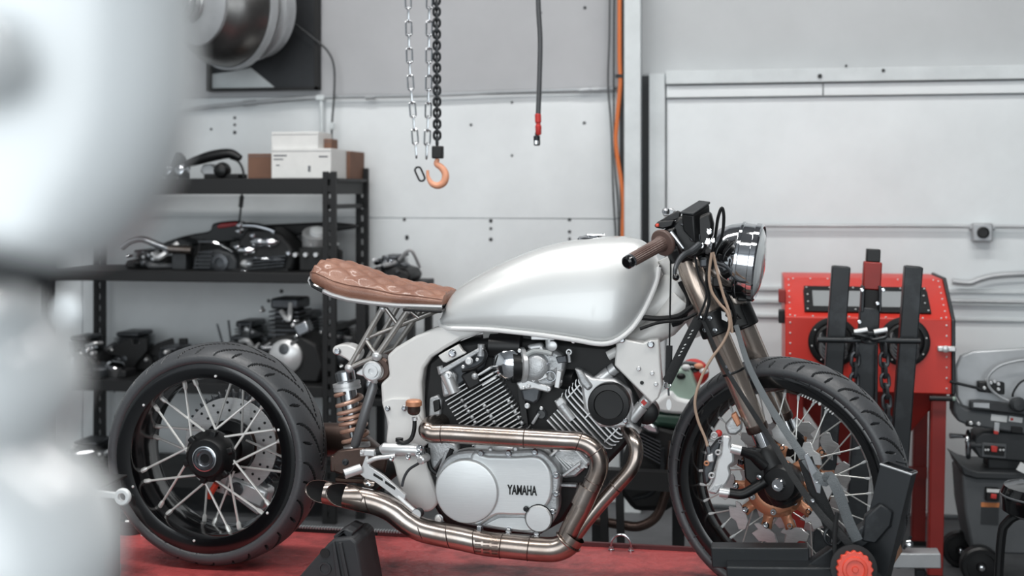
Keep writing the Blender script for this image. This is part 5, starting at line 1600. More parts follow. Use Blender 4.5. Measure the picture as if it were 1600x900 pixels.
# ================================================================ red blast cabinet
YX = 4.45
cab = thing('blast_cabinet', 'red sandblasting cabinet with window and two round glove ports', 'blast cabinet', P(1360, 850, YX + 0.2))
xa, xb = P(1227, 560, YX).x, P(1487, 560, YX).x
z0, z1 = P(1360, 613, YX).z, P(1360, 497, YX).z
YTp = YX + 0.2
z2 = P(1360, 435, YTp).z
prof = [(YX, z0), (YX, z1), (YTp, z2), (YX + 0.5, z2), (YX + 0.5, z0)]
MB().prism([(xa, y, z) for y, z in prof], (xb - xa, 0, 0)).build('body', 'red_paint', cab, bevel=0.004)
sl = Vector((0, YTp - YX, z2 - z1))
sn_ = Vector((0, -(z2 - z1), (YTp - YX))).normalized()


def sp(u, t, h=0.0):
    return Vector((xa + (xb - xa) * u, YX, z1)) + sl * t + sn_ * h


def on_slope(u0, u1, t0, t1, h0, h1, name, m, bevel=0.001):
    b = MB()
    b.v = [sp(u0, t0, h0), sp(u1, t0, h0), sp(u1, t1, h0), sp(u0, t1, h0), sp(u0, t0, h1), sp(u1, t0, h1), sp(u1, t1, h1), sp(u0, t1, h1)]
    b.f = [(0, 3, 2, 1), (4, 5, 6, 7), (0, 1, 5, 4), (1, 2, 6, 5), (2, 3, 7, 6), (3, 0, 4, 7)]
    return b.build(name, m, cab, bevel=bevel)


on_slope(0.17, 0.83, 0.22, 0.66, 0.002, 0.004, 'window_pane', 'window_grey', 0)
for a in ((0.12, 0.885, 0.11, 0.235), (0.125, 0.88, 0.65, 0.74), (0.12, 0.175, 0.235, 0.65), (0.825, 0.885, 0.235, 0.65)):
    on_slope(*a, 0.0, 0.008, 'window_frame', 'black')
b = MB()
for u in np.linspace(0.14, 0.87, 6):
    for t in (0.16, 0.70):
        b.ball(sp(u, t, 0.008), 0.0032, 8)
for u in (0.145, 0.858):
    for t in (0.34, 0.52):
        b.ball(sp(u, t, 0.008), 0.0032, 8)
for i in range(7):
    for u in (0.03, 0.97):
        b.ball(sp(u, 0.04 + 0.15 * i, 0.001), 0.0032, 8)
        b.ball((xa + (xb - xa) * u, YX - 0.001, z1 - (z1 - z0) * (0.08 + 0.14 * i)), 0.0032, 8)
for i in range(9):
    b.ball(sp(0.06 + 0.11 * i, 0.97, 0.001), 0.0032, 8)
    b.ball(sp(0.06 + 0.11 * i, 0.02, 0.001), 0.0032, 8)
stuff(b.build('rivets', 'print_white', cab))
for px in (1302, 1413):
    q = P(px, 534, YX)
    MB().lathe([(U(37, YX), 0), (U(37, YX), 0.006), (U(35, YX), 0.008), (U(29, YX), 0.008), (U(28, YX), 0.0)], q, ny, 40).build('glove_port_ring', 'black', cab)
    MB().lathe([(U(28, YX), 0.004), (U(24, YX), 0.012), (U(14, YX), 0.004), (0, 0.002)], q, ny, 32, caps=False).build('glove', 'matte_black', cab)
    for k in range(4):
        MB().torus(q + Vector((0, -0.01, -0.012 * k + 0.01)), (0.2, -1, 0.5), U(20, YX), 0.005, 20, 6).build('glove_fold', 'rubber', cab)
    b = MB()
    for k in range(8):
        a = 2 * PI * k / 8 + 0.2
        b.ball(q + Vector((math.cos(a) * U(32, YX), -0.008, math.sin(a) * U(32, YX))), 0.003, 8)
    stuff(b.build('port_rivets', 'print_white', cab))
MB().prism([(xb, y, z) for y, z in [(YX - 0.004, z1), (YTp - 0.004, z2 + 0.006), (YX + 0.49, z2 + 0.006), (YX + 0.49, z0), (YX - 0.004, z0)]], (0.012, 0, 0)).build('side_door', 'machine_dark', cab, bevel=0.004)
MB().prism([(xb + 0.012, y, z) for y, z in [(YX + 0.02, z1 - 0.02), (YX + 0.02, z0 + 0.01), (YX + 0.47, z0 + 0.01), (YX + 0.47, z1)]], (0.003, 0, 0)).build('door_skin', 'machine_light', cab, bevel=0.002)
lt = MB().box(P(1479, 545, YX - 0.012), (U(26, YX), 0.02, U(8, YX))).build('latch', 'alu', cab, bevel=0.004)
MB().lathe([(0.011, 0), (0.011, 0.01), (0.006, 0.012)], P(1477, 545, YX - 0.02), ny, 12).build('latch_knob', 'alu', cab)
for px, py in ((1222, 462), (1222, 494)):
    MB().box(P(px, py, YX + 0.08), (U(11, YX), 0.05, U(20, YX))).build('hinge', 'red_dark' if py < 480 else 'black', cab, bevel=0.003)
# hopper and legs
hp = [Vector((xa + 0.02, YX + 0.02, z0)), Vector((xb - 0.02, YX + 0.02, z0)), Vector((xb - 0.02, YX + 0.48, z0)), Vector((xa + 0.02, YX + 0.48, z0))]
cen = Vector(((xa + xb) / 2, YX + 0.25, z0 - 0.3))
b = MB()
b.v = hp + [cen + (p - cen) * 0.22 - Vector((0, 0, (p - cen).z * 0.22)) for p in hp]
b.f = [(0, 3, 2, 1), (4, 5, 6, 7), (0, 1, 5, 4), (1, 2, 6, 5), (2, 3, 7, 6), (3, 0, 4, 7)]
b.build('hopper', 'red_dark', cab, bevel=0.003)
for sx2, xx in ((1, xb - 0.035), (-1, xa + 0.035)):
    for yy in (YX + 0.03, YX + 0.46):
        b = MB()
        xt, xl = xx, xx - 0.012 * sx2
        b.bar((xt, yy, z0), (xl, yy, 0.012), 0.045, 0.012)
        b.bar((xt - 0.02 * sx2, yy + 0.02, z0), (xl - 0.02 * sx2, yy + 0.02, 0.012), 0.012, 0.045)
        lg = b.build('leg', 'red_dark', cab, bevel=0.002)
        MB().box((xl - 0.004 * sx2, yy + 0.01, 0.008), (0.055, 0.05, 0.016)).build('leg_foot', 'black', lg)
MB().span((xa + 0.02, YX + 0.44, 0.25), (xb - 0.02, YX + 0.46, 0.29)).build('leg_brace', 'red_dark', cab)

# ================================================================ band saw on its grey stand
YZ = 4.5
bs = thing('band_saw', 'grey metal band saw on a wheeled stand beside the red cabinet', 'band saw', P(1560, 880, YZ + 0.1))
plate([(1493, 575), (1502, 556), (1520, 549), (1660, 540), (1660, 652), (1520, 640), (1503, 634), (1495, 620)], YZ, 0.03, 'blade_guard', 'machine_light', bs, 0.006)
plate([(1491, 612), (1498, 632), (1512, 640), (1660, 656), (1660, 688), (1600, 679), (1512, 665), (1496, 658), (1490, 645)], YZ - 0.02, 0.1, 'saw_bow', 'machine_grey', bs, 0.008)
plate([(1516, 627), (1530, 626), (1660, 640), (1660, 656), (1596, 648), (1516, 638)], YZ - 0.04, 0.03, 'bow_rail', 'machine_dark', bs, 0.003)
plate([(1521, 629), (1546, 630), (1546, 638), (1521, 636)], YZ - 0.0405, 0.002, 'rail_slot', 'machine_light', bs, 0)
plate([(1528, 596), (1570, 598), (1570, 617), (1528, 612)], YZ - 0.03, 0.03, 'guide_block', 'black', bs, 0.004)
for px, py in ((1538, 606), (1548, 598), (1560, 600), (1560, 608), (1542, 594), (1554, 596)):
    bolt(px, py, YZ - 0.032, 2.6, bs, 'alu')
MB().tube(PP([(1484, 596), (1500, 600), (1526, 606), (1532, 610)], YZ - 0.08), 0.005, 8).build('feed_rod', 'steel_black', bs)
MB().tube(PP([(1452, 622), (1488, 623)], YZ - 0.08), 0.009, 10).build('lift_handle', 'black', bs)
MB().ball(P(1490, 623, YZ - 0.08), 0.008, 10).build('handle_end', 'green_pale', bs)
pipe([(1620, 562), (1590, 564), (1562, 572), (1546, 586), (1544, 600), (1552, 612), (1566, 622), (1576, 626)], YZ - 0.05, 0.0045, 'grey_cable', 'machine_light', bs, 8)
pipe([(1610, 590), (1594, 598), (1584, 612), (1582, 620)], YZ - 0.05, 0.0035, 'black_cable', 'black', bs, 8)
MB().lathe([(0.0, -0.02), (U(10, YZ), -0.015), (U(11, YZ), 0.01), (U(8, YZ), 0.02), (0, 0.022)], P(1590, 632, YZ - 0.06), (0.1, -1, 0.1), 20).build('tension_knob', 'machine_dark', bs)
plate([(1549, 647), (1574, 650), (1573, 660), (1548, 657)], YZ - 0.0215, 0.003, 'rating_plate', 'print_white', bs, 0)
plate([(1577, 650), (1598, 653), (1597, 661), (1576, 658)], YZ - 0.0215, 0.003, 'warning_plate', 'print_white', bs, 0)
MB().lathe([(0.005, 0), (0.005, 0.001)], P(1581, 655, YZ - 0.022), ny, 10).build('warning_dot', 'warn_red', bs)
plate([(1510, 657), (1522, 659), (1522, 668), (1509, 666)], YZ - 0.026, 0.02, 'bow_foot', 'black', bs, 0.002)
plate([(1580, 666), (1598, 668), (1598, 678), (1580, 676)], YZ - 0.026, 0.02, 'bow_foot', 'black', bs, 0.002)
bolt(1517, 661, YZ - 0.027, 3, bs, 'alu')
bolt(1529, 662, YZ - 0.023, 3, bs, 'alu')
plate([(1554, 660), (1562, 661), (1561, 676), (1553, 675)], YZ - 0.03, 0.01, 'blade_clamp', 'machine_light', bs, 0.001)
plate([(1553, 673), (1560, 674), (1560, 679), (1553, 678)], YZ - 0.032, 0.01, 'clamp_tab', 'warn_red', bs, 0.001)
plate([(1524, 684), (1536, 676), (1560, 675), (1660, 680), (1660, 728), (1600, 722), (1530, 716), (1522, 700)], YZ, 0.14, 'vise_body', 'machine_dark', bs, 0.006)
plate([(1535, 692), (1573, 694), (1572, 717), (1534, 714)], YZ - 0.008, 0.01, 'switch_panel', 'machine_grey', bs, 0.002)
plate([(1538, 696), (1570, 698), (1569, 713), (1538, 710)], YZ - 0.011, 0.006, 'switch_face', 'black', bs, 0.001)
plate([(1549, 697), (1559, 698), (1558, 707), (1549, 706)], YZ - 0.02, 0.012, 'stop_switch', 'warn_red', bs, 0.002)
for px in (1540, 1544, 1563, 1568):
    bolt(px, 703, YZ - 0.012, 1.6, bs, 'print_white')
q = P(1513, 694, YZ + 0.02)
MB().torus(q, (0.97, -0.2, 0), U(19, YZ), 0.0075, 32, 10).build('handwheel', 'chrome_dull', bs)
MB().lathe([(0.016, -0.008), (0.016, 0.03), (0.012, 0.06)], q, (0.97, -0.2, 0), 16).build('handwheel_hub', 'machine_dark', bs)
for k in range(3):
    a = 2 * PI * k / 3
    MB().tube([q, q + Vector((0, math.cos(a), math.sin(a))) * U(19, YZ)], 0.005, 8).build('handwheel_spoke', 'machine_dark', bs)
MB().tube([q + Vector((0, -0.01, 0.028)), P(1484, 681, YZ)], [0.006, 0.009], 10).build('handwheel_handle', 'chrome_dull', bs)
MB().tube([q, P(1530, 695, YZ + 0.02)], 0.009, 10).build('vise_screw', 'machine_dark', bs)
plate([(1544, 716), (1600, 720), (1600, 745), (1544, 738)], YZ + 0.04, 0.1, 'pedestal', 'machine_dark', bs, 0.004)
yf = 300 + 1.24 / (YZ / 1.05) * F
st_ = plate([(1504, 742), (1524, 746), (1660, 752), (1660, yf - 10), (1520, yf - 14), (1508, 800)], YZ - 0.02, 0.24, 'stand', 'machine_grey', bs, 0.008)
b = MB()
plate([(1497, 723), (1502, 731), (1506, 742), (1526, 748), (1660, 752), (1660, 742), (1528, 737), (1514, 733)], YZ - 0.035, 0.26, 'drip_tray', 'machine_dark', bs, 0.004)
plate([(1541, 763), (1562, 764), (1561, 784), (1540, 783)], YZ - 0.045, 0.03, 'power_switch', 'black', bs, 0.003)
plate([(1542, 764), (1562, 765), (1561, 770), (1542, 769)], YZ - 0.047, 0.004, 'switch_label', 'print_white', bs, 0)
plate([(1549, 772), (1558, 773), (1557, 780), (1548, 779)], YZ - 0.052, 0.01, 'red_button', 'warn_red', bs, 0.002)
plate([(1533, 785), (1562, 786), (1561, 793), (1533, 792)], YZ - 0.0215, 0.003, 'warning_header', 'warn_orange', bs, 0)
plate([(1533, 792), (1561, 793), (1560, 821), (1532, 819)], YZ - 0.0212, 0.003, 'warning_text', 'machine_dark', bs, 0)
plate([(1595, 722), (1606, 728), (1600, 740), (1588, 734)], YZ - 0.05, 0.004, 'hanging_tag', 'print_white', bs, 0)
for (px, py, r, yy) in ((1532, 866, 29, YZ - 0.06), (1500, 846, 26, YZ + 0.15)):
    q = P(px, py, yy)
    q.z = U(r, yy)
    w_ = MB().lathe([(U(r * 0.7, yy), -0.025), (U(r, yy), -0.02), (U(r, yy), 0.015), (U(r * 0.9, yy), 0.022), (U(r * 0.72, yy), 0.022), (U(r * 0.68, yy), 0.012), (U(r * 0.25, yy), 0.014), (U(r * 0.2, yy), 0.024), (0, 0.024)], q, ny, 36).build('stand_wheel', 'black', bs)
    MB().lathe([(0.009, 0.02), (0.009, 0.03), (0.005, 0.032)], q, ny, 12).build('wheel_nut', 'chrome', bs)

# stool at the right edge
YO = 3.6
so = thing('shop_stool', 'round black padded stool at the right edge of the room', 'stool', Vector((P(1625, 800, YO).x, YO, 0)))
q = P(1640, 800, YO)
R0 = abs(P(1564, 780, YO).x - q.x)
MB().lathe([(R0 * 0.85, 0.0), (R0 * 0.98, 0.01), (R0, 0.04), (R0 * 1.0, 0.055), (R0 * 0.93, 0.075), (R0 * 0.6, 0.085), (0, 0.088)], (q.x, YO, P(1570, 802, YO).z), (0, 0, 1), 40).build('cushion', 'gloss_black', so)
MB().torus((q.x, YO, P(1570, 802, YO).z + 0.052), (0, 0, 1), R0 * 1.0, 0.003, 40, 6).build('seat_piping', 'machine_grey', so)
zc = P(1570, 802, YO).z
for k in range(4):
    a = PI / 4 + k * PI / 2 + 0.5
    dx, dy = math.cos(a), math.sin(a)
    MB().tube(spl([(q.x + dx * R0 * 0.5, YO + dy * R0 * 0.5, zc), (q.x + dx * R0 * 0.85, YO + dy * R0 * 0.85, zc - 0.03), (q.x + dx * R0 * 1.0, YO + dy * R0 * 1.0, zc - 0.1), (q.x + dx * R0 * 1.12, YO + dy * R0 * 1.12, 0.0)], 5), 0.012, 10).build('leg', 'black', so)
MB().torus((q.x, YO, 0.16), (0, 0, 1), R0 * 1.06, 0.008, 36, 8).build('foot_ring', 'black', so)

# ================================================================ black storage rack
SF, SB = 4.79, 5.24
rk = thing('storage_rack', 'black steel storage rack full of motorcycle parts against the wall', 'rack', Vector((P(300, 700, SF).x, SF + 0.2, 0)))
xr, xl = P(514, 300, SF).x, P(72, 500, SF).x
pw = U(22, SF)
ztop = P(514, 268, SF).z


def post(x, y, top):
    b = MB()
    w3 = pw * 0.38
    b.span((x - pw / 2, y, 0), (x - pw / 2 + w3, y + 0.02, top))
    b.span((x + pw / 2 - w3, y, 0), (x + pw / 2, y + 0.02, top))
    z = 0.0
    while z < top - 0.01:
        b.span((x - pw / 2 + w3, y + 0.002, z), (x + pw / 2 - w3, y + 0.018, min(top, z + 0.026)))
        z += 0.05
    return b.build('post', 'matte_black', rk)


for x in (xl, xr):
    for y in (SF, SB - 0.02):
        post(x, y, ztop if y == SF else ztop + 0.02)
levels = []
for py, h in ((291, 26), (434, 17), (610, 18), (760, 18)):
    z = P(400, py, SF).z
    h = U(h, SF)
    levels.append(z + h / 2)
    MB().span((xl + pw / 2, SF + 0.003, z - h / 2), (xr - pw / 2, SF + 0.03, z + h / 2)).build('beam', 'matte_black', rk, bevel=0.003)
    MB().span((xl + pw / 2, SB - 0.03, z - h / 2), (xr - pw / 2, SB - 0.004, z + h / 2)).build('beam', 'matte_black', rk, bevel=0.003)
    MB().span((xl - pw / 2, SF + 0.03, z + h / 2 - 0.012), (xr + pw / 2, SB - 0.03, z + h / 2)).build('shelf_board', 'matte_black', rk)
    for x in (xl, xr):
        MB().span((x - 0.012, SF + 0.02, z - h / 2), (x + 0.012, SB - 0.02, z + h / 2 - 0.013)).build('side_beam', 'matte_black', rk)
for py in (327, 520):
    z = P(540, py, SF).z
    MB().span((xr - 0.01, SF + 0.02, z), (xr + 0.01, SB - 0.02, z + 0.018)).build('side_brace', 'matte_black', rk)
L1, L2, L3, L4 = levels


def item(name, label, cat, px, Y, zl, group=None):
    q = P(px, 300, Y)
    return thing(name, label, cat, Vector((q.x, Y, zl)), group)


def rot_y(deg):
    return Matrix.Rotation(R(deg), 3, 'Y')


YI = SF + 0.12
# boxes on the top board
def carton(label, x0, x1, ytop, m, zl, depth, Y, marks=()):
    a, c = P(x0, 250, Y), P(x1, 250, Y)
    zt = P((x0 + x1) / 2, ytop, Y).z
    t = thing('cardboard_box', label, 'box', Vector(((a.x + c.x) / 2, Y + depth / 2, zl)))
    MB().span((a.x, Y, zl), (c.x, Y + depth, zt)).build('carton', m, t, bevel=0.002)
    MB().span((a.x + 0.002, Y - 0.0008, zt - 0.012), (c.x - 0.002, Y, zt - 0.010)).build('lid_seam', 'ink_grey', t)
    for u0, u1, v0, v1 in marks:
        MB().span((a.x + (c.x - a.x) * u0, Y - 0.001, zl + (zt - zl) * v0), (a.x + (c.x - a.x) * u1, Y, zl + (zt - zl) * v1)).build('print_mark', 'ink_grey', t)
    return zt


carton('brown cardboard box at the left of the white boxes', 387, 428, 240, 'brown_card', L1, 0.16, YI)
zt = carton('long white carton with printed lines under another white carton', 424, 517, 232, 'white_card', L1, 0.2, YI - 0.06, ((0.04, 0.26, 0.74, 0.79), (0.04, 0.2, 0.62, 0.66), (0.08, 0.14, 0.42, 0.46), (0.62, 0.66, 0.22, 0.42), (0.8, 0.95, 0.7, 0.75)))
carton('smaller white carton lying on top of the long one', 424, 497, 206, 'white_card', zt, 0.17, YI - 0.05)
carton('small brown carton standing on the end of the white carton', 498, 518, 217, 'brown_card', zt, 0.08, YI + 0.02)
carton('brown cardboard box at the right end of the top board', 516, 547, 236, 'brown_card', L1, 0.2, YI + 0.14)


def rough_engine(label, px0, px1, pytop, zl, Y, seed, name='engine_block', cat='engine', group=None, studs=0, chrome=0.5):
    """an old engine: cases, finned barrel, round covers, bolts and pipes"""
    r = random.Random(seed)
    a, c = P(px0, 300, Y), P(px1, 300, Y)
    W_ = c.x - a.x
    H = P((px0 + px1) / 2, pytop, Y).z - zl
    t = thing(name, label, cat, Vector(((a.x + c.x) / 2, Y + 0.1, zl)), group)
    X = lambda u: a.x + W_ * u
    Z = lambda v: zl + H * v
    pts = [(0.05, 0), (0.92, 0), (1.0, 0.2), (0.9, 0.42), (0.62, 0.55), (0.3, 0.5), (0.04, 0.4), (0.0, 0.15)]
    MB().prism([(X(u), Y, Z(v)) for u, v in pts], (0, 0.2, 0)).build('crankcase', 'matte_black', t, bevel=0.012)
    for k in range(2):
        u, v, rr_ = r.uniform(0.2, 0.8), r.uniform(0.2, 0.36), min(W_, H) * r.uniform(0.14, 0.24)
        MB().lathe([(rr_, 0), (rr_, 0.014), (rr_ * 0.85, 0.022), (rr_ * 0.4, 0.03), (0, 0.031)], (X(u), Y, Z(v)), ny, 24).build('side_cover', r.choice(['chrome_dull', 'alu_dark', 'black'] if chrome < 0.6 else ['chrome', 'alu', 'alu_dark']), t)
    u0 = r.uniform(0.3, 0.5)
    lean = r.uniform(-0.12, 0.12)
    for k in range(6):
        MB().box((X(u0) + lean * H * 0.3 * k / 6, Y + 0.1, Z(0.52 + 0.05 * k)), (W_ * 0.42, 0.16, H * 0.018)).build('cylinder_fin', r.choice(['alu_dark', 'steel_black']), t)
    MB().box((X(u0) + lean * 0.15 * H, Y + 0.1, Z(0.64)), (W_ * 0.3, 0.12, H * 0.3)).build('barrel', 'matte_black', t, bevel=0.006)
    MB().box((X(u0) + lean * 0.3 * H, Y + 0.1, Z(0.86)), (W_ * 0.4, 0.15, H * 0.12)).build('cylinder_head', 'alu_dark', t, bevel=0.01)
    for k in range(7):
        p = Vector((X(r.uniform(0.08, 0.9)), Y - 0.004, Z(r.uniform(0.06, 0.8))))
        MB().lathe([(0.008, -0.03), (0.008, 0.006), (0.004, 0.01)], p, ny, 8).build('bolt', r.choice(['chrome', 'alu', 'alu_dark']), t)
    for k in range(3):
        u, v = r.uniform(0.1, 0.8), r.uniform(0.3, 0.8)
        MB().tube(spl([(X(u), Y + 0.02, Z(v)), (X(u) + r.uniform(-0.03, 0.06), Y - 0.02, Z(v) + r.uniform(-0.03, 0.04)), (X(u) + r.uniform(0.02, 0.1), Y + 0.03, Z(v) + r.uniform(-0.06, 0.04))], 5), r.uniform(0.006, 0.014), 8).build('pipe', r.choice(['chrome_dull', 'rubber', 'alu']), t)
    MB().box((X(r.uniform(0.6, 0.85)), Y + 0.02, Z(0.6)), (W_ * 0.2, 0.06, H * 0.14), rot_y(r.uniform(-30, 30))).build('carburetor', 'chrome_dull' if chrome > 0.4 else 'alu_dark', t, bevel=0.008)
    for k in range(studs):
        u = 0.12 + 0.14 * k
        MB().tube([(X(u), Y + 0.06, Z(0.45)), (X(u) + (k - studs / 2) * 0.02, Y + 0.06, Z(1.15 + 0.08 * (k % 2)))], 0.005, 8).build('stud', 'alu_dark', t)
    return t


# top board, left
t = item('seat_cowl', 'black seat cowl resting on chrome parts on the top board', 'seat cowl', 335, YI, L1)
MB().tube(spl(PP([(290, 256), (310, 250), (335, 243), (360, 240), (376, 247)], YI), 6), [0.014 + 0.014 * math.sin(PI * i / 24 * 0.9 + 0.25) for i in range(25)], 14, flat=0.8).build('shell', 'black', t)
pipe([(360, 247), (372, 252), (379, 264), (381, 277)], YI, 0.005, 'loose_cable', 'black', t, 8)
MB().lathe([(0.03, 0), (0.034, 0.02), (0.026, 0.05), (0.01, 0.058)], P(346, 266, YI) + Vector((0, 0.03, 0)), ny, 24).build('lamp_pod', 'black', t)
plate([(316, 257), (330, 256), (345, 270), (347, 277), (322, 277), (312, 268)], YI + 0.03, 0.05, 'bracket', 'alu_cast', t, 0.006)
MB().span((P(318, 277, YI).x, YI, L1), (P(372, 277, YI).x, YI + 0.1, L1 + 0.02)).build('foot', 'matte_black', t, bevel=0.004)
t = item('carburetor_pair', 'pair of chrome carburetors at the left end of the top board', 'carburetor', 274, YI, L1)
for px in (262, 282):
    q = P(px, 266, YI)
    MB().lathe([(0.018, -0.05), (0.028, -0.03), (0.03, 0.0), (0.02, 0.02), (0.012, 0.022)], q, (0.1, -1, 0.2), 20).build('bell_mouth', 'chrome_dull', t)
    MB().box((q.x, q.y + 0.03, (q.z + L1) / 2), (0.035, 0.05, q.z - L1)).build('float_bowl', 'alu_dark', t, bevel=0.005)
plate([(262, 262), (272, 236), (280, 244), (290, 264), (280, 270)], YI + 0.04, 0.06, 'cap', 'black', t, 0.008)

# second board
t = item('exhaust_pipe', 'bent exhaust pipe lying at the left of the second board', 'exhaust pipe', 240, YI, L2)
MB().tube(spl([P(190, 386, YI), P(204, 376, YI), P(222, 373, YI), P(245, 382, YI), P(270, 390, YI), P(300, 391, YI)], 6), 0.014, 14).build('pipe', 'chrome_dull', t)
MB().tube([P(264, 389, YI), P(300, 391, YI)], 0.018, 14).build('muffler_end', 'pipe_steel', t)
MB().box(P(285, 400, YI + 0.02), (0.09, 0.06, 0.0)).v if False else None
MB().span((P(268, 400, YI).x, YI, L2), (P(290, 400, YI).x, YI + 0.08, P(280, 396, YI).z)).build('support_block', 'machine_dark', t, bevel=0.004)
t = item('tail_section', 'long black tail section with red light on the second board', 'tail section', 320, SF + 0.3, L2)
YJ = SF + 0.3
plate([(240, 388), (270, 374), (300, 366), (326, 361), (332, 350), (350, 346), (375, 345), (388, 352), (392, 372), (360, 378), (300, 384), (262, 396)], YJ, 0.08, 'cowl', 'gloss_black', t, 0.01, 2, True)
plate([(338, 353), (345, 349), (370, 347), (372, 352), (350, 356), (340, 357)], YJ - 0.01, 0.03, 'tail_light', 'tail_red', t, 0.004)
MB().span((P(300, 400, YJ).x, YJ + 0.01, L2), (P(350, 400, YJ).x, YJ + 0.07, P(300, 378, YJ).z)).build('stay', 'matte_black', t)
t = item('rear_fender', 'long black fender lying across the back of the second board', 'fender', 470, SB - 0.1, L2)
plate([(395, 352), (440, 350), (510, 347), (545, 350), (556, 353), (548, 358), (520, 362), (430, 372), (396, 376)], SB - 0.16, 0.06, 'blade', 'matte_black', t, 0.008)
MB().span((P(420, 400, SB).x, SB - 0.15, L2), (P(440, 400, SB).x, SB - 0.1, P(430, 368, SB - 0.12).z)).build('stay', 'matte_black', t)
MB().span((P(500, 400, SB).x, SB - 0.15, L2), (P(512, 400, SB).x, SB - 0.1, P(430, 362, SB - 0.12).z)).build('stay', 'matte_black', t)
t = item('chrome_engine', 'chrome covered engine in the middle of the second board', 'engine', 418, YI, L2)
plate([(368, 424), (372, 376), (384, 358), (420, 356), (440, 366), (452, 380), (462, 400), (456, 424)], YI, 0.16, 'crankcase', 'matte_black', t, 0.014)
for px, py, r, m_, k in ((385, 391, 15, 'chrome', 0.55), (405, 378, 14, 'chrome_dull', 0.6), (420, 378, 16, 'chrome', 0.55), (432, 406, 14, 'alu_dark', 0.5), (386, 412, 10, 'alu', 0.7), (412, 404, 18, 'chrome_dull', 0.28)):
    MB().ball(P(px, py, YI - 0.005), U(r, YI), 20, (1.15, 0.6, k)).build('side_cover', m_, t)
for px, py in ((375, 352), (374, 361), (396, 368), (382, 425), (371, 386), (452, 396)):
    MB().lathe([(0.012, -0.02), (0.012, 0.01), (0.006, 0.014)], P(px, py, YI - 0.01), ny, 10).build('bolt', 'chrome', t)
for k in range(4):
    MB().bar(P(385 + k, 405 + 5 * k, YI - 0.012), P(448 - k, 400 + 5 * k, YI - 0.012), 0.004, 0.03).build('case_fin', 'alu_dark', t)
MB().tube(spl(PP([(380, 352), (400, 353), (420, 358), (430, 362)], YI - 0.01), 5), 0.012, 10).build('breather_pipe', 'chrome', t)
MB().bar(P(372, 424, YI + 0.05), P(458, 424, YI + 0.05), 0.03, 0.12).build('sump', 'matte_black', t)
rough_engine('small black engine case beside the exhaust pipe on the second board', 194, 262, 388, L2, YI + 0.02, 3, chrome=0.3)
t = item('cylinder_head', 'greyish finned cylinder head on the second board', 'cylinder head', 335, YI, L2)
plate([(300, 423), (302, 402), (316, 392), (340, 388), (362, 394), (370, 406), (370, 424)], YI, 0.14, 'casting', 'machine_dark', t, 0.012)
for k in range(5):
    MB().bar(P(304 + k * 2, 418 - 6 * k, YI - 0.006), P(330 + k, 418 - 6 * k, YI - 0.006), 0.004, 0.03).build('fin', 'alu_dark', t)
MB().lathe([(0.035, 0), (0.035, 0.012), (0.02, 0.016), (0.018, 0.006), (0, 0.006)], P(345, 410, YI), ny, 24).build('port', 'alu_dark', t)
MB().tube(spl(PP([(310, 378), (335, 379), (350, 386), (364, 394)], YI), 5), 0.006, 8).build('chain_strip', 'chrome', t)
MB().tube(PP([(312, 379), (306, 424)], YI), 0.004, 8).build('stay', 'matte_black', t)
t = item('clutch_basket', 'pale aluminium clutch basket near the right post of the second board', 'clutch basket', 492, YI, L2)
q = P(492, 374, YI + 0.05)
MB().lathe([(0.05, -0.03), (0.052, 0.0), (0.052, 0.03), (0.04, 0.035), (0.03, 0.03), (0.012, 0.032)], q, (0.2, -0.5, 0.9), 24).build('basket', 'alu', t)
MB().lathe([(0.03, 0.03), (0.03, 0.045), (0.012, 0.05)], q + Vector((0.01, 0, 0)), (0.2, -0.5, 0.9), 20).build('hub', 'plastic_white', t)
MB().span((q.x - 0.05, YI + 0.0, L2), (q.x + 0.05, YI + 0.1, q.z - 0.03)).build('block_under', 'matte_black', t, bevel=0.006)
for px in (462, 478, 494):
    MB().lathe([(0.009, -0.02), (0.009, 0.01)], P(px, 398, YI - 0.01), ny, 10).build('bolt', 'alu', t)
t = item('oil_filter_housing', 'round black housing outside the right post on the second board', 'housing', 540, SF + 0.2, L2)
q = P(540, 405, SF + 0.25)
MB().lathe([(0.045, 0), (0.047, 0.01), (0.047, 0.075), (0.03, 0.085), (0.028, 0.1), (0, 0.1)], (q.x - 0.06, SF + 0.25, L2), (0, 0, 1), 28).build('can', 'matte_black', t)
MB().lathe([(0.03, 0.1), (0.032, 0.108), (0.02, 0.113), (0, 0.113)], (q.x - 0.06, SF + 0.25, L2), (0, 0, 1), 24).build('cap', 'alu', t)

# third board
YI3 = SF + 0.08
rough_engine('large dark engine with bright covers left of the rack post', 396, 506, 456, L3, YI3, 11, studs=0, chrome=0.9)
rough_engine('dark engine just outside the right rack post on the third board', 505, 560, 500, L3, YI3 + 0.16, 17, chrome=0.3)
rough_engine('black engine case with upright studs behind the rear tire', 335, 412, 520, L3, YI3 + 0.05, 12, studs=4, chrome=0.3)
rough_engine('black engine with pale side cover below the second board beside the left post', 150, 240, 515, L3, YI3 + 0.18, 41, chrome=0.5)
rough_engine('dark engine squeezed against the right rack post on the third board', 452, 512, 480, L3, YI3 + 0.2, 42, chrome=0.6)
rough_engine('dark engine between the studded case and the large engine', 352, 424, 496, L3, YI3 + 0.22, 43, chrome=0.4)
rough_engine('black finned engine at the left end of the third board', 88, 152, 522, L3, YI3, 13, chrome=0.2)
rough_engine('dark engine block above the top of the rear tire', 232, 300, 540, L3, YI3 + 0.05, 14, chrome=0.25)
t = item('headlamp_shell', 'chrome teardrop lamp shells on the third board', 'lamp', 172, YI3, L3)
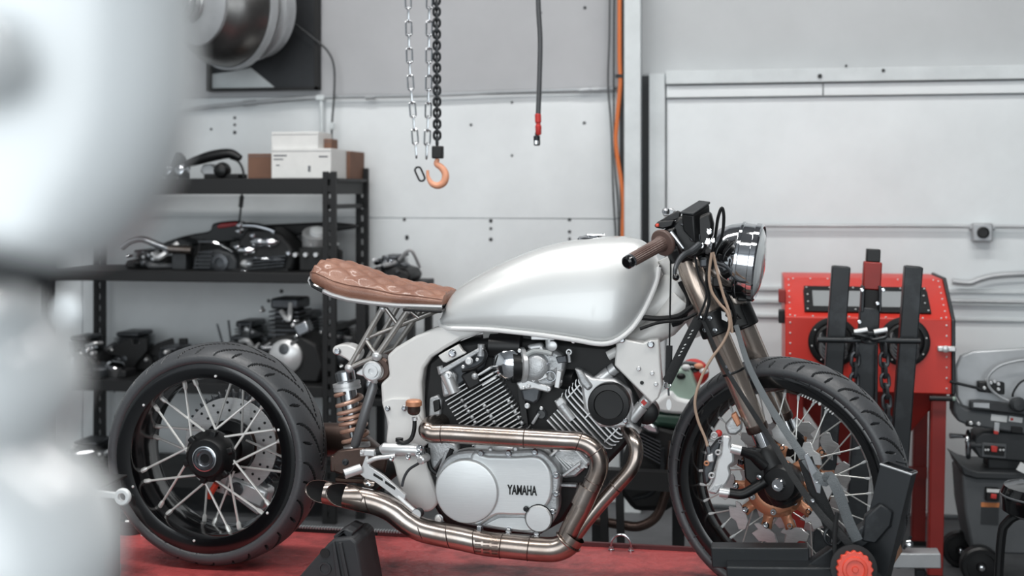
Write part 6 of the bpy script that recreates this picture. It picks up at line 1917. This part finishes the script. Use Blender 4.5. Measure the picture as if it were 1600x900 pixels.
for px, py, sx3, m_ in ((154, 580, 0.032, 'alu_dark'), (176, 577, 0.04, 'chrome')):
    q = P(px, py, YI3)
    MB().lathe([(0.001, -0.11), (0.016, -0.075), (0.032, -0.035), (0.042, 0.0), (0.04, 0.02), (0.03, 0.028), (0, 0.03)], (q.x, q.y + 0.02, q.z), (0.15, -0.25, 0.95), 28).build('shell', m_, t)
MB().span((P(148, 600, YI3).x, YI3, L3), (P(196, 600, YI3).x, YI3 + 0.1, L3 + 0.03)).build('cradle', 'matte_black', t, bevel=0.005)
t = item('frame_bracket', 'black notched steel bracket leaning over the third board', 'bracket', 200, YI3 + 0.1, L3)
for dx in (0, 62):
    plate([(160 + dx, 552), (184 + dx, 536), (206 + dx, 528), (208 + dx, 538), (217 + dx, 538), (217 + dx, 529), (229 + dx, 529), (230 + dx, 548), (214 + dx, 566), (206 + dx, 580), (200 + dx, 600), (190 + dx, 606), (196 + dx, 560), (180 + dx, 556)], YI3 + 0.15 + dx * 0.001, 0.02, 'plate', 'matte_black', t, 0.003)
# lower boards
rough_engine('dark gearbox at the left of the lowest board', 96, 190, 690, L4, SF + 0.1, 21, chrome=0.25)
rough_engine('dark engine behind the shock absorber on the lowest board', 420, 510, 668, L4, SF + 0.1, 23, chrome=0.3)
t = thing('storage_bin', 'black storage bin on the floor under the rack', 'bin', Vector((P(150, 800, SF).x, SF + 0.2, 0)))
a, c = P(60, 800, SF), P(190, 800, SF)
MB().span((a.x, SF + 0.05, 0), (c.x, SF + 0.4, 0.1)).build('tub', 'matte_black', t, bevel=0.02)
MB().span((a.x - 0.01, SF + 0.04, 0.1), (c.x + 0.01, SF + 0.41, 0.112)).build('lid', 'machine_dark', t, bevel=0.004)
MB().box((P(112, 706, SF).x, SF + 0.06, 0.12), (0.05, 0.03, 0.016)).build('tag', 'print_white', t)
# loose rod between the top boards
t = thing('drop_light_cord', 'thin black cord hanging between the top and second boards', 'cord', P(372, 345, YI + 0.1))
pipe([(380, 277), (377, 318), (374, 345)], YI + 0.1, 0.0045, 'cord', 'black', t, 8)
MB().tube(PP([(378, 306), (376, 324)], YI + 0.1), 0.009, 10).build('sleeve', 'black', t)

# dark engine pieces standing on a trestle right of the rack
tr = thing('parts_trestle', 'narrow black trestle right of the rack', 'trestle', Vector((P(590, 800, 4.9).x, 4.95, 0)))
a, c = P(556, 440, 4.9), P(650, 440, 4.9)
ztr = P(600, 442, 4.9).z
MB().span((a.x, 4.88, ztr - 0.03), (c.x, 5.2, ztr)).build('top', 'matte_black', tr, bevel=0.004)
for x in (a.x + 0.02, c.x - 0.02):
    for y in (4.9, 5.18):
        MB().bar((x, y, ztr - 0.03), (x, y, 0), 0.03, 0.03).build('leg', 'matte_black', tr)
MB().span((a.x, 4.88, 0.45), (c.x, 5.2, 0.48)).build('lower_shelf', 'matte_black', tr, bevel=0.004)
rough_engine('black engine peeking over the brown seat', 578, 642, 396, ztr, 4.93, 31, chrome=0.3)
rough_engine('dark engine below the seat behind the subframe struts', 560, 640, 540, 0.48, 4.93, 32, chrome=0.3)

# ================================================================ parked motorcycle behind the front wheel
YM = 4.25
pm = thing('parked_motorcycle', 'black motorcycle with pale green tank parked behind the front wheel', 'motorcycle', Vector((P(1050, 800, YM).x, YM, 0)))
plate([(1044, 600), (1050, 582), (1064, 575), (1078, 580), (1086, 596), (1092, 620), (1080, 626), (1048, 622)], YM, 0.16, 'fuel_tank', 'green_pale', pm, 0.03, 3, True)
plate([(1020, 634), (1046, 612), (1060, 622), (1090, 628), (1120, 634), (1110, 648), (1040, 646)], YM - 0.02, 0.14, 'side_cover', 'plastic_white', pm, 0.02, 3, True)
plate([(1010, 644), (1100, 646), (1120, 660), (1090, 676), (1024, 668)], YM - 0.01, 0.14, 'lower_cover', 'green_dark', pm, 0.02)
plate([(985, 670), (1020, 660), (1060, 672), (1080, 720), (1070, 780), (1040, 800), (990, 800), (960, 760)], YM, 0.2, 'engine', 'matte_black', pm, 0.02)
for k in range(7):
    MB().bar(P(996 + k * 1.5, 672 + 6 * k, YM - 0.004), P(1032 + k, 690 + 6 * k, YM - 0.004), 0.004, 0.03).build('engine_fin', 'alu_dark', pm)
plate([(998, 666), (1012, 658), (1028, 668), (1030, 680), (1012, 676)], YM - 0.03, 0.05, 'carburetor', 'chrome_dull', pm, 0.008)
pipe([(1052, 690), (1048, 730), (1040, 770), (1026, 806), (1000, 822), (970, 820), (930, 812)], YM - 0.04, 0.016, 'exhaust', 'bronze_dark', pm, 14)
pipe([(1036, 700), (1034, 740), (1018, 770), (990, 780)], YM - 0.05, 0.008, 'oil_pipe', 'steel_black', pm, 10)
for px in (942, 967):
    MB().bar(P(px, 745, YM - 0.1), P(px + 4, 870, YM - 0.1), U(11, YM), 0.03).build('stand_leg', 'matte_black', pm)
MB().bar(P(930, 745, YM - 0.08), P(1060, 752, YM - 0.08), 0.06, 0.05).build('stand_rail', 'matte_black', pm)
for px in (935, 1060):
    p = P(px, 760, YM + 0.1)
    MB().bar((p.x, YM + 0.1, p.z), (p.x, YM + 0.1, 0), 0.04, 0.04).build('stand_leg', 'matte_black', pm)
he = thing('helmet', 'red black and white helmet on the parked motorcycle', 'helmet', P(1084, 590, YM + 0.1))
MB().ball(P(1084, 582, YM + 0.1), U(24, YM), 24, (1, 1, 0.9)).build('shell', 'warn_red', he)
MB().ball(P(1078, 574, YM + 0.08), U(20, YM), 20, (1.1, 1, 0.5)).build('visor', 'gloss_black', he)
for px, py, m_ in ((1072, 574, 'print_white'), (1092, 572, 'hook_orange'), (1100, 580, 'print_white'), (1064, 588, 'black')):
    MB().ball(P(px, py, YM - 0.0), U(6, YM), 12, (1.2, 0.6, 0.8)).build('graphic', m_, he)

# ================================================================ foreground: pale fairing close to the lens
YA = 0.5
fg = thing('white_fairing', 'blurred white fairing close to the camera at the left edge', 'fairing', Vector((P(-60, 400, YA).x, YA, 0)))


def blob(rows, Y, depth, name, m, twist=0.0):
    rr_ = spl([Vector((a, c, y)) for y, a, c in rows], 6)
    b = MB()
    n = 28
    for v in rr_:
        l, r = P(v.x, v.z, Y), P(v.y, v.z, Y)
        cx, hw = (l.x + r.x) / 2, max(1e-4, (r.x - l.x) / 2)
        for j in range(n):
            a = 2 * PI * j / n
            b.v.append(Vector((cx + hw * math.cos(a), Y + depth * min(1.0, hw / 0.03) * math.sin(a), l.z)))
    k = len(rr_)
    for i in range(k - 1):
        b.f += [(i * n + j, i * n + (j + 1) % n, (i + 1) * n + (j + 1) % n, (i + 1) * n + j) for j in range(n)]
    b.f += [tuple(range(n - 1, -1, -1)), tuple((k - 1) * n + j for j in range(n))]
    return b.build(name, m, fg, angle=80)


blob([(-300, -140, 270), (-120, -140, 296), (0, -140, 296), (120, -135, 296), (200, -120, 286), (280, -80, 258), (340, -30, 222), (380, 20, 190), (404, 70, 160), (414, 100, 132)], YA, 0.05, 'upper_fairing', 'pearl')
blob([(30, -200, 0), (60, -200, 22), (100, -200, 38), (130, -200, 36), (155, -200, 18), (170, -200, -10)], YA - 0.06, 0.03, 'mirror_stub', 'pearl')
blob([(455, -200, 0), (480, -200, 40), (520, -200, 78), (560, -200, 104), (600, -200, 112), (640, -200, 100), (672, -200, 72), (700, -200, 86), (740, -200, 134), (790, -200, 164), (840, -200, 176), (880, -200, 172), (930, -200, 160), (1000, -200, 140)], YA, 0.05, 'lower_fairing', 'pearl')
blob([(330, -260, 20), (380, -260, 80), (420, -260, 100), (450, -260, 80), (490, -260, 10)], YA + 0.06, 0.03, 'dark_gap_fill', 'machine_dark')  # dark shape added to fill the gap between the two fairings
blob([(462, 94, 116), (474, 86, 126), (492, 84, 128), (508, 92, 120)], YA + 0.5, 0.008, 'switch_knob', 'pearl')
pz = P(-120, 0, YA)
MB().bar((pz.x - 0.05, YA + 0.02, 0), (pz.x - 0.05, YA + 0.02, 1.5), 0.04, 0.04).build('stand_pole', 'machine_dark', fg, bevel=0.004)
MB().lathe([(0.2, 0), (0.2, 0.015), (0.05, 0.03)], (pz.x - 0.05, YA + 0.02, 0), (0, 0, 1), 32).build('stand_base', 'machine_dark', fg)
YW2 = 2.55
tt = thing('tool_trolley', 'dark tool trolley hidden behind the blurred white fairing', 'trolley', Vector((P(80, 800, YW2).x, YW2, 0)))
xa2, xb2, zt2 = P(-20, 800, YW2).x, P(120, 800, YW2).x, P(80, 772, YW2).z
MB().span((xa2, YW2 - 0.15, 0.08), (xb2, YW2 + 0.2, zt2 - 0.006)).build('cabinet', 'machine_dark', tt, bevel=0.006)
MB().span((xa2 - 0.01, YW2 - 0.16, zt2 - 0.006), (xb2 + 0.01, YW2 + 0.21, zt2)).build('top_tray', 'matte_black', tt, bevel=0.002)
for xx in (xa2 + 0.03, xb2 - 0.03):
    for yy in (YW2 - 0.1, YW2 + 0.15):
        MB().lathe([(0.03, -0.012), (0.04, -0.008), (0.04, 0.008), (0.03, 0.012)], (xx, yy, 0.04), (1, 0, 0), 16).build('wheel', 'black', tt)
lv2 = thing('spanner', 'pale combination wrench end poking out beside the rear tire', 'wrench', P(180, 790, 2.55))
YW2 = 2.55
MB().bar(P(40, 757, YW2), P(182, 774, YW2), U(11, YW2), 0.008).build('shank', 'plastic_white', lv2, bevel=0.003)
MB().lathe([(U(12, YW2), -0.006), (U(14, YW2), -0.003), (U(14, YW2), 0.003), (U(12, YW2), 0.006), (U(7, YW2), 0.006), (U(7, YW2), -0.006), (U(12, YW2), -0.006)], P(192, 776, YW2), ny, 28, caps=False).build('ring_end', 'plastic_white', lv2)
